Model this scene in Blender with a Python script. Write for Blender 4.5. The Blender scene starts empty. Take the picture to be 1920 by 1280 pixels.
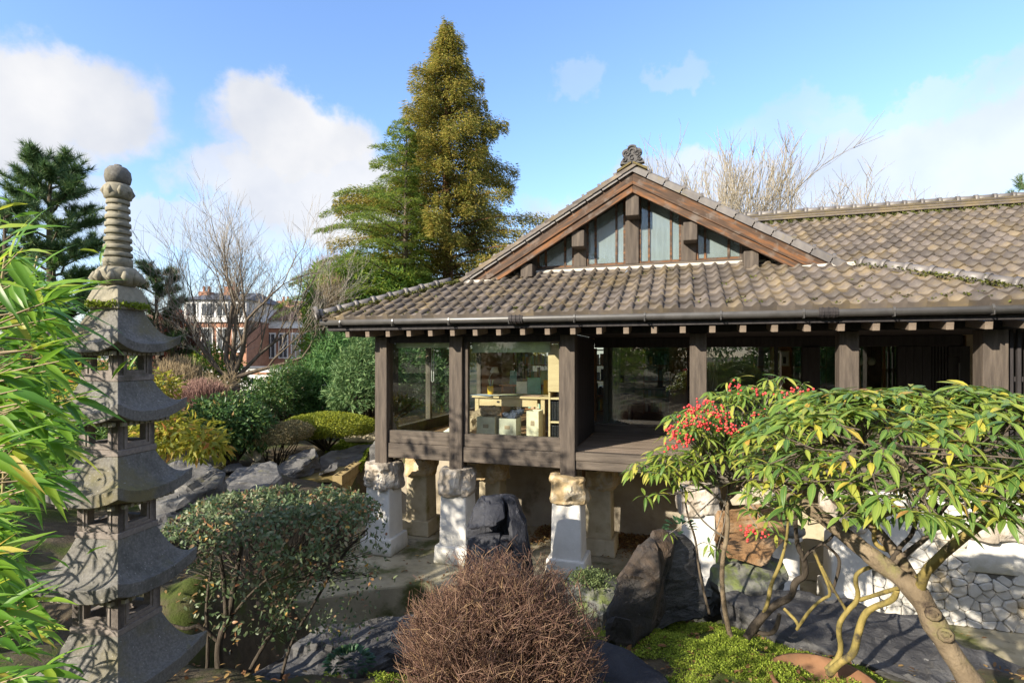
import bpy, bmesh, math, random
import numpy as np
from mathutils import Vector, Matrix, noise, Euler

# ------------------------------------------------------------------ camera, sky, sun
S = bpy.context.scene
C = S.collection
F = 1006.0
CZ = 3.2
cam = bpy.data.cameras.new('camera'); cam_o = bpy.data.objects.new('camera', cam); C.objects.link(cam_o)
cam_o.location = (0, 0, CZ); cam_o.rotation_euler = (math.radians(90), 0, 0)
cam.sensor_width = 36; cam.lens = F/1920*36; cam.shift_y = 28/1920
cam.clip_start = 0.05; cam.clip_end = 3000
S.camera = cam_o
SUN_TO = Vector((-.875, -.771, .53)).normalized()
ELEV = math.asin(SUN_TO.z)
SUN_AZ = math.atan2(SUN_TO.x, SUN_TO.y)          # clockwise from +Y
world = bpy.data.worlds.new('World'); S.world = world; world.use_nodes = True
sun = bpy.data.lights.new('sun', 'SUN'); sun.energy = 2.9; sun.angle = math.radians(.5); sun.color = (1, .90, .74)
sun_o = bpy.data.objects.new('sun', sun); C.objects.link(sun_o)
sun_o.rotation_euler = (-SUN_TO).to_track_quat('-Z', 'Y').to_euler(); sun_o.location = (-30, -30, 30)
S.view_settings.view_transform = 'Standard'; S.view_settings.look = 'None'
S.view_settings.exposure = 1.78; S.view_settings.gamma = 1; S.view_settings.use_curve_mapping = False
S.cycles.max_bounces = 8; S.cycles.transparent_max_bounces = 16

def build_world():
    nt = world.node_tree; n = nt.nodes; l = nt.links
    n.clear()
    out = n.new('ShaderNodeOutputWorld'); bg = n.new('ShaderNodeBackground'); l.new(bg.outputs[0], out.inputs[0])
    bg.inputs[1].default_value = .108
    sky = n.new('ShaderNodeTexSky'); sky.sky_type = 'NISHITA'; sky.sun_disc = False
    sky.sun_elevation = ELEV; sky.sun_rotation = SUN_AZ; sky.air_density = 1.25; sky.dust_density = .6; sky.ozone_density = 2.2
    tc = n.new('ShaderNodeTexCoord')
    nz = n.new('ShaderNodeTexNoise'); nz.inputs['Scale'].default_value = 5.0; nz.inputs['Detail'].default_value = 9; nz.inputs['Roughness'].default_value = .60
    l.new(tc.outputs['Generated'], nz.inputs['Vector'])
    nc = n.new('ShaderNodeVectorMath'); nc.operation = 'MULTIPLY_ADD'
    l.new(nz.outputs['Color'], nc.inputs[0]); nc.inputs[1].default_value = (.24, .24, .24); nc.inputs[2].default_value = (-.12, -.12, -.12)
    dist = n.new('ShaderNodeVectorMath'); dist.operation = 'ADD'
    l.new(tc.outputs['Generated'], dist.inputs[0]); l.new(nc.outputs[0], dist.inputs[1])
    prev = None
    def mx(a, b, op='MAXIMUM'):
        m = n.new('ShaderNodeMath'); m.operation = op
        l.new(a, m.inputs[0])
        if isinstance(b, float): m.inputs[1].default_value = b
        else: l.new(b, m.inputs[1])
        return m.outputs[0]
    # direction (as a bearing in the sky), extents, strength
    blobs = [((90, 175), (230, 130), 1.0), ((-120, 230), (300, 150), 1.0), ((545, 275), (165, 95), 1.0), ((600, 370), (270, 110), .95), ((440, 350), (140, 70), .8),
             ((1790, 285), (420, 130), .8), ((1240, 385), (330, 60), .7), ((330, 420), (330, 50), .62), ((1560, 230), (230, 50), .32),
             ((1720, 190), (300, 40), .42), ((1120, 160), (50, 40), .22), ((1280, 150), (60, 30), .25), ((60, 420), (300, 60), .45)]
    for (px, py), (ex, ey), st in blobs:
        d = Vector(((px-960)/F, 1, (668-py)/F)); k = 1/d.length; d.normalize()
        sub = n.new('ShaderNodeVectorMath'); sub.operation = 'SUBTRACT'; l.new(dist.outputs[0], sub.inputs[0]); sub.inputs[1].default_value = d
        mu = n.new('ShaderNodeVectorMath'); mu.operation = 'MULTIPLY'; l.new(sub.outputs[0], mu.inputs[0])
        e = .93*ex/F*k; mu.inputs[1].default_value = (1/e, 1/e, 1/(ey/F*k))
        le = n.new('ShaderNodeVectorMath'); le.operation = 'LENGTH'; l.new(mu.outputs[0], le.inputs[0])
        mr = n.new('ShaderNodeMapRange'); mr.interpolation_type = 'SMOOTHSTEP'
        mr.inputs[1].default_value = 1.05; mr.inputs[2].default_value = .66; mr.inputs[3].default_value = 0; mr.inputs[4].default_value = st
        l.new(le.outputs['Value'], mr.inputs[0])
        prev = mr.outputs[0] if prev is None else mx(prev, mr.outputs[0])
    # the rest of the sky, out of view: denser cloud added to fill shade
    nz2 = n.new('ShaderNodeTexNoise'); nz2.inputs['Scale'].default_value = 2.3; nz2.inputs['Detail'].default_value = 8
    mp = n.new('ShaderNodeMapping'); mp.inputs['Scale'].default_value = (1, 1, 2.4); mp.inputs['Location'].default_value = (3.1, .7, 1.9)
    l.new(tc.outputs['Generated'], mp.inputs[0]); l.new(mp.outputs[0], nz2.inputs['Vector'])
    mr = n.new('ShaderNodeMapRange'); mr.interpolation_type = 'SMOOTHSTEP'
    mr.inputs[1].default_value = .38; mr.inputs[2].default_value = .54; mr.inputs[4].default_value = 1.0
    l.new(nz2.outputs[0], mr.inputs[0])
    sp = n.new('ShaderNodeSeparateXYZ'); l.new(tc.outputs['Generated'], sp.inputs[0])
    wn = n.new('ShaderNodeMapRange'); wn.inputs[1].default_value = .5; wn.inputs[2].default_value = .1; l.new(sp.outputs['Y'], wn.inputs[0])
    prev = mx(prev, mx(mr.outputs[0], wn.outputs[0], 'MULTIPLY'))
    hz = n.new('ShaderNodeMapRange'); hz.inputs[1].default_value = .30; hz.inputs[2].default_value = .0; hz.inputs[4].default_value = .42; hz.interpolation_type = 'SMOOTHSTEP'
    l.new(sp.outputs['Z'], hz.inputs[0])
    prev = mx(prev, hz.outputs[0])
    # cloud body: slightly mottled white
    nz3 = n.new('ShaderNodeTexNoise'); nz3.inputs['Scale'].default_value = 6; nz3.inputs['Detail'].default_value = 6
    l.new(tc.outputs['Generated'], nz3.inputs['Vector'])
    cr = n.new('ShaderNodeValToRGB'); l.new(nz3.outputs[0], cr.inputs[0])
    cr.color_ramp.elements[0].position = .3; cr.color_ramp.elements[0].color = (.70, .74, .83, 1)
    cr.color_ramp.elements[1].position = .62; cr.color_ramp.elements[1].color = (.95, .95, .97, 1)
    sc = n.new('ShaderNodeVectorMath'); sc.operation = 'SCALE'; sc.inputs['Scale'].default_value = 2.75
    l.new(cr.outputs[0], sc.inputs[0])
    tint = n.new('ShaderNodeVectorMath'); tint.operation = 'MULTIPLY'; tint.inputs[1].default_value = (.68, .75, .93)
    l.new(sky.outputs[0], tint.inputs[0])
    mix = n.new('ShaderNodeMix'); mix.data_type = 'RGBA'
    l.new(prev, mix.inputs[0]); l.new(tint.outputs[0], mix.inputs[6]); l.new(sc.outputs[0], mix.inputs[7])
    l.new(mix.outputs[2], bg.inputs[0])
build_world()

# ------------------------------------------------------------------ helpers
R = random.Random(7)
def W(x, y, Y): return Vector(((x-960)/F*Y, Y, CZ+(668-y)/F*Y))
CO, SI = .953, .303
OX, OY = -2.12, 8.9
ANG = math.atan2(-SI, CO)
def pxL(x, y, v):                                  # a sight line met with the building plane v: (u, z)
    k = (x-960)/F
    u = (k*(OY+CO*v)-OX-SI*v)/(CO+SI*k)
    Y = OY-SI*u+CO*v
    return u, CZ+(668-y)/F*Y
def UX(x, v): return pxL(x, 0, v)[0]
def L2W(u, v, z): return Vector((OX+CO*u+SI*v, OY-SI*u+CO*v, z))

def tag(o, label=None, cat=None, group=None, kind=None):
    if label: o['label'] = label
    if cat: o['category'] = cat
    if group: o['group'] = group
    if kind: o['kind'] = kind
    return o
def empty(name, loc=(0, 0, 0), rz=0, label=None, cat=None, group=None):
    o = bpy.data.objects.new(name, None); C.objects.link(o)
    o.location = loc; o.rotation_euler = (0, 0, rz); o.empty_display_size = .1
    return tag(o, label, cat, group)
def link(name, me, parent=None, loc=None, rot=None, scale=None):
    o = bpy.data.objects.new(name, me); C.objects.link(o)
    if parent: o.parent = parent
    if loc is not None: o.location = loc
    if rot is not None: o.rotation_euler = rot
    if scale is not None: o.scale = scale
    return o
def np_mesh(name, V, faces, mat=None, smooth=False, uv=None):
    me = bpy.data.meshes.new(name)
    V = np.asarray(V, dtype=np.float32).reshape(-1, 3)
    me.vertices.add(len(V)); me.vertices.foreach_set('co', V.ravel())
    starts = []; idx = []; s = 0
    for f in faces:
        f = np.asarray(f, dtype=np.int32)
        if len(f) == 0: continue
        m, k = f.shape
        idx.append(f.ravel()); starts.append(s+np.arange(m)*k); s += m*k
    idx = np.concatenate(idx); starts = np.concatenate(starts).astype(np.int32)
    me.loops.add(len(idx)); me.loops.foreach_set('vertex_index', idx)
    me.polygons.add(len(starts)); me.polygons.foreach_set('loop_start', starts)
    if smooth: me.polygons.foreach_set('use_smooth', np.ones(len(starts), dtype=bool))
    me.update(calc_edges=True)
    if uv is not None:
        l = me.uv_layers.new(name='UVMap')
        l.data.foreach_set('uv', np.asarray(uv, dtype=np.float32)[idx].ravel())
    if mat: me.materials.append(mat)
    return me

class MB:
    def __init__(s): s.v = []; s.f = []
    def add(s, vs, fs):
        b = len(s.v); s.v += [tuple(p) for p in vs]; s.f += [tuple(i+b for i in f) for f in fs]; return s
    def box(s, a, b):
        x0, y0, z0 = a; x1, y1, z1 = b
        return s.add([(x0, y0, z0), (x1, y0, z0), (x1, y1, z0), (x0, y1, z0), (x0, y0, z1), (x1, y0, z1), (x1, y1, z1), (x0, y1, z1)],
                     [(0, 3, 2, 1), (4, 5, 6, 7), (0, 1, 5, 4), (1, 2, 6, 5), (2, 3, 7, 6), (3, 0, 4, 7)])
    def hexa(s, p):  # 8 points, bottom ring then top ring
        return s.add(p, [(0, 3, 2, 1), (4, 5, 6, 7), (0, 1, 5, 4), (1, 2, 6, 5), (2, 3, 7, 6), (3, 0, 4, 7)])
    def bar(s, p0, p1, w, h):
        p0 = Vector(p0); p1 = Vector(p1); d = (p1-p0).normalized()
        up = Vector((0, 0, 1)) if abs(d.z) < .99 else Vector((0, 1, 0))
        sd = d.cross(up).normalized()*w/2; u = sd.cross(d).normalized()*h/2
        r = [p0-sd-u, p0+sd-u, p0+sd+u, p0-sd+u]; t = [q+(p1-p0) for q in r]
        return s.add(r+t, [(0, 1, 2, 3), (7, 6, 5, 4), (0, 4, 5, 1), (1, 5, 6, 2), (2, 6, 7, 3), (3, 7, 4, 0)])
    def prism(s, poly, y0, y1):  # polygon in x,z extruded along y
        n = len(poly)
        vs = [(x, y0, z) for x, z in poly]+[(x, y1, z) for x, z in poly]
        fs = [tuple(range(n)), tuple(range(2*n-1, n-1, -1))]+[(i, i+n, (i+1) % n+n, (i+1) % n) for i in range(n)]
        return s.add(vs, fs)
    def slab(s, poly, z0, z1):  # polygon in x,y extruded in z
        n = len(poly)
        vs = [(x, y, z0) for x, y in poly]+[(x, y, z1) for x, y in poly]
        fs = [tuple(range(n-1, -1, -1)), tuple(range(n, 2*n))]+[(i, (i+1) % n, (i+1) % n+n, i+n) for i in range(n)]
        return s.add(vs, fs)
    def tube(s, pts, rad, n=8, caps=True):
        pts = [Vector(p) for p in pts]
        if not hasattr(rad, '__len__'): rad = [rad]*len(pts)
        b = len(s.v); N = None
        for i, p in enumerate(pts):
            t = (pts[min(i+1, len(pts)-1)]-pts[max(i-1, 0)]).normalized()
            if N is None:
                a = Vector((0, 0, 1)) if abs(t.z) < .9 else Vector((1, 0, 0)); N = t.cross(a).normalized()
            else:
                N = (N-t*N.dot(t)).normalized()
            B = t.cross(N)
            for k in range(n):
                a = 2*math.pi*k/n; q = p+(N*math.cos(a)+B*math.sin(a))*rad[i]; s.v.append(tuple(q))
        for i in range(len(pts)-1):
            for k in range(n):
                a = b+i*n+k; c = b+i*n+(k+1) % n; s.f.append((a, c, c+n, a+n))
        if caps:
            s.f.append(tuple(b+k for k in range(n-1, -1, -1))); e = b+(len(pts)-1)*n; s.f.append(tuple(e+k for k in range(n)))
        return s
    def lathe(s, prof, n=24, c=(0, 0, 0)):
        b = len(s.v)
        for r, z in prof:
            for k in range(n):
                a = 2*math.pi*k/n; s.v.append((c[0]+r*math.cos(a), c[1]+r*math.sin(a), c[2]+z))
        for i in range(len(prof)-1):
            for k in range(n):
                a = b+i*n+k; d = b+i*n+(k+1) % n; s.f.append((a, d, d+n, a+n))
        s.f.append(tuple(b+k for k in range(n-1, -1, -1))); e = b+(len(prof)-1)*n; s.f.append(tuple(e+k for k in range(n)))
        return s
    def mesh(s, name, mat, smooth=False):
        me = bpy.data.meshes.new(name); me.from_pydata(s.v, [], s.f)
        if smooth: me.polygons.foreach_set('use_smooth', [True]*len(me.polygons))
        if mat: me.materials.append(mat)
        me.update(); return me
    def build(s, name, mat, parent=None, smooth=False, bevel=0, **k):
        o = link(name, s.mesh(name, mat, smooth), parent, **k)
        if bevel: bev(o, bevel)
        return o
def bev(o, w, seg=2):
    m = o.modifiers.new('bevel', 'BEVEL'); m.width = w; m.segments = seg; m.limit_method = 'ANGLE'; m.angle_limit = .6
    return o

# ---- materials
def ramp(n, pts):
    cr = n.new('ShaderNodeValToRGB'); e = cr.color_ramp.elements
    while len(e) < len(pts): e.new(.5)
    for i, (p, c) in enumerate(pts): e[i].position = p; e[i].color = (*c, 1)
    return cr
def newmat(name):
    m = bpy.data.materials.new(name); m.use_nodes = True; nt = m.node_tree
    return m, nt.nodes, nt.links, nt.nodes['Principled BSDF']
def coords(n, l, kind, stretch, rot=0):
    if kind == 'World': src = n.new('ShaderNodeNewGeometry').outputs['Position']
    else: src = n.new('ShaderNodeTexCoord').outputs[kind]
    if rot:
        mr_ = n.new('ShaderNodeMapping'); mr_.inputs['Rotation'].default_value = (0, rot, 0); l.new(src, mr_.inputs[0]); src = mr_.outputs[0]
    mp = n.new('ShaderNodeMapping'); mp.inputs['Scale'].default_value = stretch; l.new(src, mp.inputs[0]); return mp.outputs[0]
def mixc(n, l, fac, a, b, mode='MIX'):
    m = n.new('ShaderNodeMix'); m.data_type = 'RGBA'; m.blend_type = mode
    for s, i in ((fac, 0), (a, 6), (b, 7)):
        if isinstance(s, (int, float)): m.inputs[i].default_value = s
        elif isinstance(s, tuple): m.inputs[i].default_value = (*s, 1)
        else: l.new(s, m.inputs[i])
    return m.outputs[2]
def tex(n, l, co, scale, detail=6, rough=.55, dist=0):
    t = n.new('ShaderNodeTexNoise'); t.inputs['Scale'].default_value = scale; t.inputs['Detail'].default_value = detail
    t.inputs['Roughness'].default_value = rough; t.inputs['Distortion'].default_value = dist; l.new(co, t.inputs['Vector']); return t.outputs[0]
def mrange(n, l, v, a, b, c=0., d=1.):
    m = n.new('ShaderNodeMapRange'); m.interpolation_type = 'SMOOTHSTEP'
    for i, x in enumerate((a, b, c, d)): m.inputs[i+1].default_value = x
    l.new(v, m.inputs[0]); return m.outputs[0]
def surf(name, cols, scale=4, detail=7, rough=.8, bump=.3, bscale=None, kind='Object', stretch=(1, 1, 1), patch=None, patch2=None, patch3=None, spec=.3, vary=0, up_moss=None, dist=0, bdist=.02, foot=None, rot=0):
    m, n, l, b = newmat(name)
    co = coords(n, l, kind, stretch, rot)
    c = ramp(n, cols); l.new(tex(n, l, co, scale, detail, .6, dist), c.inputs[0]); col = c.outputs[0]
    cow = coords(n, l, 'World', (1, 1, 1))
    for p in (patch, patch2, patch3):
        if p:
            pc, psc, lo, hi = p[:4]
            col = mixc(n, l, mrange(n, l, tex(n, l, cow, psc, 8, .65), lo, hi), col, pc)
    if up_moss:
        g = n.new('ShaderNodeNewGeometry'); sp = n.new('ShaderNodeSeparateXYZ'); l.new(g.outputs['Normal'], sp.inputs[0])
        mm = n.new('ShaderNodeMath'); mm.operation = 'MULTIPLY'
        l.new(mrange(n, l, sp.outputs['Z'], .3, .9), mm.inputs[0]); l.new(mrange(n, l, tex(n, l, cow, up_moss[1], 8, .65), up_moss[2], up_moss[3]), mm.inputs[1])
        col = mixc(n, l, mm.outputs[0], col, up_moss[0])
    if foot:
        sp = n.new('ShaderNodeSeparateXYZ'); l.new(n.new('ShaderNodeTexCoord').outputs['Object'], sp.inputs[0])
        ad = n.new('ShaderNodeMath'); ad.operation = 'MULTIPLY_ADD'; ad.inputs[1].default_value = .5; l.new(tex(n, l, cow, 4, 8, .65), ad.inputs[0]); l.new(sp.outputs['Z'], ad.inputs[2])
        col = mixc(n, l, mrange(n, l, ad.outputs[0], foot[1]+.25, .18, 0, .8), col, foot[0])
    if vary:
        oi = n.new('ShaderNodeObjectInfo')
        g = n.new('ShaderNodeNewGeometry'); ad = n.new('ShaderNodeMath'); ad.operation = 'ADD'
        l.new(oi.outputs['Random'], ad.inputs[0]); l.new(g.outputs['Random Per Island'], ad.inputs[1])
        fr = n.new('ShaderNodeMath'); fr.operation = 'FRACT'; l.new(ad.outputs[0], fr.inputs[0])
        v = mrange(n, l, fr.outputs[0], 0, 1, 1-vary, 1+vary)
        hs = n.new('ShaderNodeHueSaturation'); l.new(v, hs.inputs['Value']); l.new(col, hs.inputs['Color']); col = hs.outputs[0]
    l.new(col, b.inputs['Base Color'])
    b.inputs['Roughness'].default_value = rough; b.inputs['Specular IOR Level'].default_value = spec
    if bump:
        bp = n.new('ShaderNodeBump'); bp.inputs['Strength'].default_value = bump; bp.inputs['Distance'].default_value = bdist
        l.new(tex(n, l, co, bscale or scale*3, 8, .65, dist), bp.inputs['Height']); l.new(bp.outputs[0], b.inputs['Normal'])
    return m
def leafmat(name, cols, trans=.35, rough=.45, vein=False, spec=.35):
    m, n, l, b = newmat(name)
    g = n.new('ShaderNodeNewGeometry'); oi = n.new('ShaderNodeObjectInfo'); ad = n.new('ShaderNodeMath'); ad.operation = 'ADD'
    l.new(g.outputs['Random Per Island'], ad.inputs[0]); l.new(oi.outputs['Random'], ad.inputs[1])
    fr = n.new('ShaderNodeMath'); fr.operation = 'FRACT'; l.new(ad.outputs[0], fr.inputs[0])
    c = ramp(n, cols); l.new(fr.outputs[0], c.inputs[0]); col = c.outputs[0]
    if vein:
        uv = n.new('ShaderNodeTexCoord'); sp = n.new('ShaderNodeSeparateXYZ'); l.new(uv.outputs['UV'], sp.inputs[0])
        w = n.new('ShaderNodeMath'); w.operation = 'PINGPONG'; w.inputs[1].default_value = vein; l.new(sp.outputs['Y'], w.inputs[0])
        col = mixc(n, l, mrange(n, l, w.outputs[0], vein*.30, 0, 0, .55), col, (.30, .36, .09))
        bp = n.new('ShaderNodeBump'); bp.inputs['Strength'].default_value = .5; bp.inputs['Distance'].default_value = .004
        l.new(mrange(n, l, w.outputs[0], 0, vein*.6), bp.inputs['Height']); l.new(bp.outputs[0], b.inputs['Normal'])
    l.new(col, b.inputs['Base Color']); b.inputs['Roughness'].default_value = rough; b.inputs['Specular IOR Level'].default_value = spec
    t = n.new('ShaderNodeBsdfTranslucent')
    hs = n.new('ShaderNodeHueSaturation'); hs.inputs['Hue'].default_value = .485; hs.inputs['Value'].default_value = 1.5; l.new(col, hs.inputs['Color']); l.new(hs.outputs[0], t.inputs[0])
    mx = n.new('ShaderNodeMixShader'); mx.inputs[0].default_value = trans
    l.new(b.outputs[0], mx.inputs[1]); l.new(t.outputs[0], mx.inputs[2]); l.new(mx.outputs[0], n['Material Output'].inputs[0])
    return m
def plain(name, col, rough=.6, spec=.4, metal=0):
    m, n, l, b = newmat(name)
    co = coords(n, l, 'Object', (1, 1, 1))
    dk = tuple(x*.78 for x in col); lt = tuple(min(1, x*1.15) for x in col)
    c = ramp(n, [(.3, dk), (.7, lt)]); l.new(tex(n, l, co, 9, 6), c.inputs[0]); l.new(c.outputs[0], b.inputs['Base Color'])
    b.inputs['Roughness'].default_value = rough; b.inputs['Specular IOR Level'].default_value = spec; b.inputs['Metallic'].default_value = metal
    return m
def glassmat(name, tint, refl=1.0, dirt=0., dirtc=(.5, .55, .52)):
    m, n, l, b = newmat(name); n.remove(b)
    tr = n.new('ShaderNodeBsdfTransparent'); tr.inputs[0].default_value = (*tint, 1)
    gl = n.new('ShaderNodeBsdfGlossy'); gl.inputs['Roughness'].default_value = .01
    g = n.new('ShaderNodeNewGeometry'); dt = n.new('ShaderNodeVectorMath'); dt.operation = 'DOT_PRODUCT'; l.new(g.outputs['Incoming'], dt.inputs[0]); l.new(g.outputs['Normal'], dt.inputs[1])
    ab = n.new('ShaderNodeMath'); ab.operation = 'ABSOLUTE'; l.new(dt.outputs['Value'], ab.inputs[0])
    om = n.new('ShaderNodeMath'); om.operation = 'SUBTRACT'; om.inputs[0].default_value = 1; l.new(ab.outputs[0], om.inputs[1])
    pw = n.new('ShaderNodeMath'); pw.operation = 'POWER'; pw.inputs[1].default_value = 5; l.new(om.outputs[0], pw.inputs[0])
    mu = n.new('ShaderNodeMath'); mu.operation = 'MULTIPLY_ADD'; mu.inputs[1].default_value = .9; mu.inputs[2].default_value = .045*refl; mu.use_clamp = True; l.new(pw.outputs[0], mu.inputs[0])
    mx = n.new('ShaderNodeMixShader'); l.new(mu.outputs[0], mx.inputs[0]); l.new(tr.outputs[0], mx.inputs[1]); l.new(gl.outputs[0], mx.inputs[2])
    o = mx.outputs[0]
    if dirt:
        df = n.new('ShaderNodeBsdfDiffuse'); df.inputs[0].default_value = (*dirtc, 1)
        co = coords(n, l, 'Object', (6, 6, .5)); f = mrange(n, l, tex(n, l, co, 4, 6), .2, .85, dirt*.75, dirt*1.15)
        m2 = n.new('ShaderNodeMixShader'); l.new(f, m2.inputs[0]); l.new(o, m2.inputs[1]); l.new(df.outputs[0], m2.inputs[2]); o = m2.outputs[0]
    l.new(o, n['Material Output'].inputs[0]); return m

MT = {}
MT['wood'] = surf('dark_timber', [(.25, (.045, .037, .032)), (.55, (.096, .078, .064)), (.8, (.155, .127, .102))], 3, 8, .75, .35, 14, stretch=(7, 7, .7), spec=.25)
MT['wood_h'] = surf('dark_timber_rail', [(.25, (.050, .041, .035)), (.55, (.105, .086, .070)), (.8, (.165, .137, .110))], 3, 8, .75, .35, 14, stretch=(.7, 7, 7), spec=.25)
MT['black'] = surf('black_timber', [(.3, (.022, .020, .022)), (.7, (.048, .043, .044))], 3, 6, .7, .25, 12, stretch=(6, 6, .8), spec=.25)
MT['barge'] = surf('weathered_red_timber', [(.28, (.032, .022, .017)), (.50, (.080, .048, .031)), (.60, (.17, .075, .030)), (.67, (.21, .095, .038)), (.76, (.12, .09, .07))], 3.4, 9, .7, .5, 10, stretch=(.55, 6, 6), spec=.3, patch=((.15, .12, .10), 5, .5, .68))
MT['barge_left'] = surf('weathered_red_timber_rising', [(.28, (.032, .022, .017)), (.50, (.080, .048, .031)), (.60, (.17, .075, .030)), (.67, (.21, .095, .038)), (.76, (.12, .09, .07))], 3.4, 9, .7, .5, 10, rot=.52, stretch=(.55, 6, 6), spec=.3, patch=((.15, .12, .10), 5, .5, .68))
MT['barge_right'] = surf('weathered_red_timber_falling', [(.28, (.032, .022, .017)), (.50, (.080, .048, .031)), (.60, (.17, .075, .030)), (.67, (.21, .095, .038)), (.76, (.12, .09, .07))], 3.4, 9, .7, .5, 10, rot=-.52, stretch=(.55, 6, 6), spec=.3, patch=((.15, .12, .10), 5, .5, .68))
MT['deck'] = surf('grey_deck_boards', [(.3, (.16, .125, .098)), (.7, (.27, .215, .17))], 3, 7, .8, .25, 14, stretch=(.6, 8, 8), vary=.12)
MT['tile'] = surf('roof_tile_clay', [(.3, (.066, .056, .051)), (.7, (.122, .102, .088))], 9, 7, .62, .35, 40, kind='Object', vary=.28, spec=.4,
                  patch=((.165, .125, .070), 2.4, .42, .72), patch2=((.10, .105, .03), 6.5, .66, .78), bdist=.006)
MT['ridge'] = surf('grey_ridge_tile', [(.3, (.095, .088, .088)), (.7, (.165, .15, .14))], 7, 7, .5, .25, 40, vary=.16, spec=.5, patch=((.17, .14, .07), 4, .56, .72), bdist=.006)
MT['mortar'] = surf('mossy_mortar', [(.3, (.10, .085, .04)), (.55, (.17, .135, .06)), (.75, (.09, .11, .02))], 14, 8, .95, .8, 60)
MT['flash'] = surf('pale_flashing', [(.3, (.40, .37, .33)), (.7, (.62, .58, .52))], 10, 6, .8, .4)
MT['gutter'] = plain('grey_gutter', (.075, .072, .07), .35, .6)
MT['white'] = surf('white_render', [(.25, (.56, .545, .51)), (.6, (.70, .685, .65))], 3, 8, .85, .25, 26, patch=((.42, .39, .29), 1.6, .58, .85), patch2=((.34, .31, .25), 15, .70, .76), foot=((.24, .22, .13), .22))
MT['beige'] = surf('stained_render', [(.25, (.30, .25, .16)), (.6, (.50, .44, .32))], 3, 8, .9, .3, 20, patch=((.16, .16, .05), 2.5, .52, .7))
MT['capstone'] = surf('rough_cap_stone', [(.25, (.17, .145, .115)), (.5, (.36, .31, .25)), (.72, (.60, .57, .52))], 4, 9, .9, .9, 9, dist=.4, bdist=.03)
MT['capstone_tan'] = surf('tan_cap_stone', [(.25, (.26, .18, .09)), (.5, (.44, .33, .18)), (.72, (.60, .55, .45))], 4, 9, .9, .9, 9, dist=.4, bdist=.03)
MT['concrete'] = surf('mossy_concrete', [(.25, (.20, .175, .115)), (.5, (.36, .32, .225)), (.75, (.50, .46, .35))], 1.6, 9, .8, .3, 20, kind='World', patch=((.075, .085, .022), 1.1, .47, .66), patch2=((.075, .068, .055), 2.6, .55, .72))
MT['wallconc'] = surf('old_concrete_wall', [(.25, (.24, .205, .155)), (.7, (.42, .37, .29))], 1.8, 8, .9, .4, 14, kind='World', patch=((.12, .10, .07), 1.2, .5, .7))
MT['block'] = surf('tan_concrete_block', [(.3, (.22, .16, .075)), (.7, (.36, .28, .14))], 6, 7, .95, .5, 30)
MT['basin'] = surf('wet_ochre_basin', [(.25, (.13, .10, .035)), (.5, (.25, .19, .07)), (.75, (.33, .27, .12))], 1.4, 8, .35, .15, 10, kind='World', spec=.5, patch=((.10, .10, .02), 2.2, .5, .66))
MT['granite'] = surf('grey_granite', [(.2, (.085, .082, .077)), (.5, (.155, .149, .139)), (.8, (.235, .226, .21))], 70, 6, .92, .45, 90, patch=((.16, .14, .075), 1.9, .50, .70), patch2=((.07, .07, .06), 3, .52, .72), patch3=((.36, .35, .33), 75, .60, .70), bdist=.005, up_moss=((.16, .15, .055), 5, .55, .72))
MT['granite_lt'] = surf('lichened_granite', [(.2, (.19, .172, .13)), (.5, (.27, .248, .19)), (.8, (.35, .325, .255))], 40, 6, .92, .25, 60, patch=((.13, .125, .10), 9, .52, .7), bdist=.004)
MT['granite_pink'] = surf('pinkish_granite', [(.2, (.15, .13, .118)), (.5, (.22, .19, .172)), (.8, (.30, .265, .24))], 45, 6, .9, .25, 60, patch=((.10, .09, .07), 5, .55, .72), bdist=.004)
MT['slate'] = surf('dark_slate', [(.25, (.022, .022, .024)), (.5, (.058, .057, .059)), (.75, (.15, .147, .143))], 2.6, 9, .62, .8, 6, stretch=(1, 1, 3.2), spec=.4, dist=.6, patch=((.30, .29, .27), 11, .66, .72), bdist=.05)
MT['slate_lt'] = surf('grey_slate', [(.25, (.042, .042, .043)), (.5, (.105, .103, .102)), (.75, (.22, .213, .20))], 2.4, 9, .7, .7, 5, stretch=(1, 1, 3.2), spec=.35, dist=.5, up_moss=((.12, .115, .04), 3, .55, .72), bdist=.05)
MT['slate_mat'] = surf('blueblack_rock', [(.25, (.014, .015, .020)), (.55, (.036, .038, .048)), (.8, (.085, .088, .10))], 2.0, 9, .65, .6, 5, spec=.3, dist=1.0, bdist=.05)
MT['rock_brown'] = surf('brown_slate', [(.25, (.018, .018, .020)), (.45, (.043, .039, .037)), (.6, (.082, .056, .038)), (.8, (.12, .116, .11))], 2.0, 9, .75, .8, 7, dist=.5, patch=((.34, .34, .32), 10, .66, .73), bdist=.04)
MT['rock_red'] = surf('rusty_sandstone', [(.25, (.12, .06, .025)), (.5, (.26, .15, .07)), (.75, (.34, .27, .19))], 2.6, 9, .9, .9, 7, stretch=(1, 1, 3), bdist=.05)
MT['rock_tan'] = surf('pale_tan_stone', [(.25, (.30, .25, .16)), (.7, (.52, .46, .34))], 4, 8, .9, .6, 9)
MT['rock_moss'] = surf('mossy_lichen_rock', [(.25, (.06, .06, .055)), (.5, (.13, .13, .12)), (.75, (.30, .30, .27))], 5, 9, .95, .8, 12, up_moss=((.15, .18, .06), 5, .42, .6))
MT['bark'] = surf('grey_brown_bark', [(.25, (.06, .046, .034)), (.6, (.14, .11, .08)), (.8, (.22, .185, .14))], 6, 8, .9, .9, 14, stretch=(3, 3, .7))
MT['bark_pale'] = surf('pale_grey_bark', [(.25, (.12, .105, .085)), (.7, (.27, .24, .20))], 6, 7, .9, .5, 14)
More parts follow.
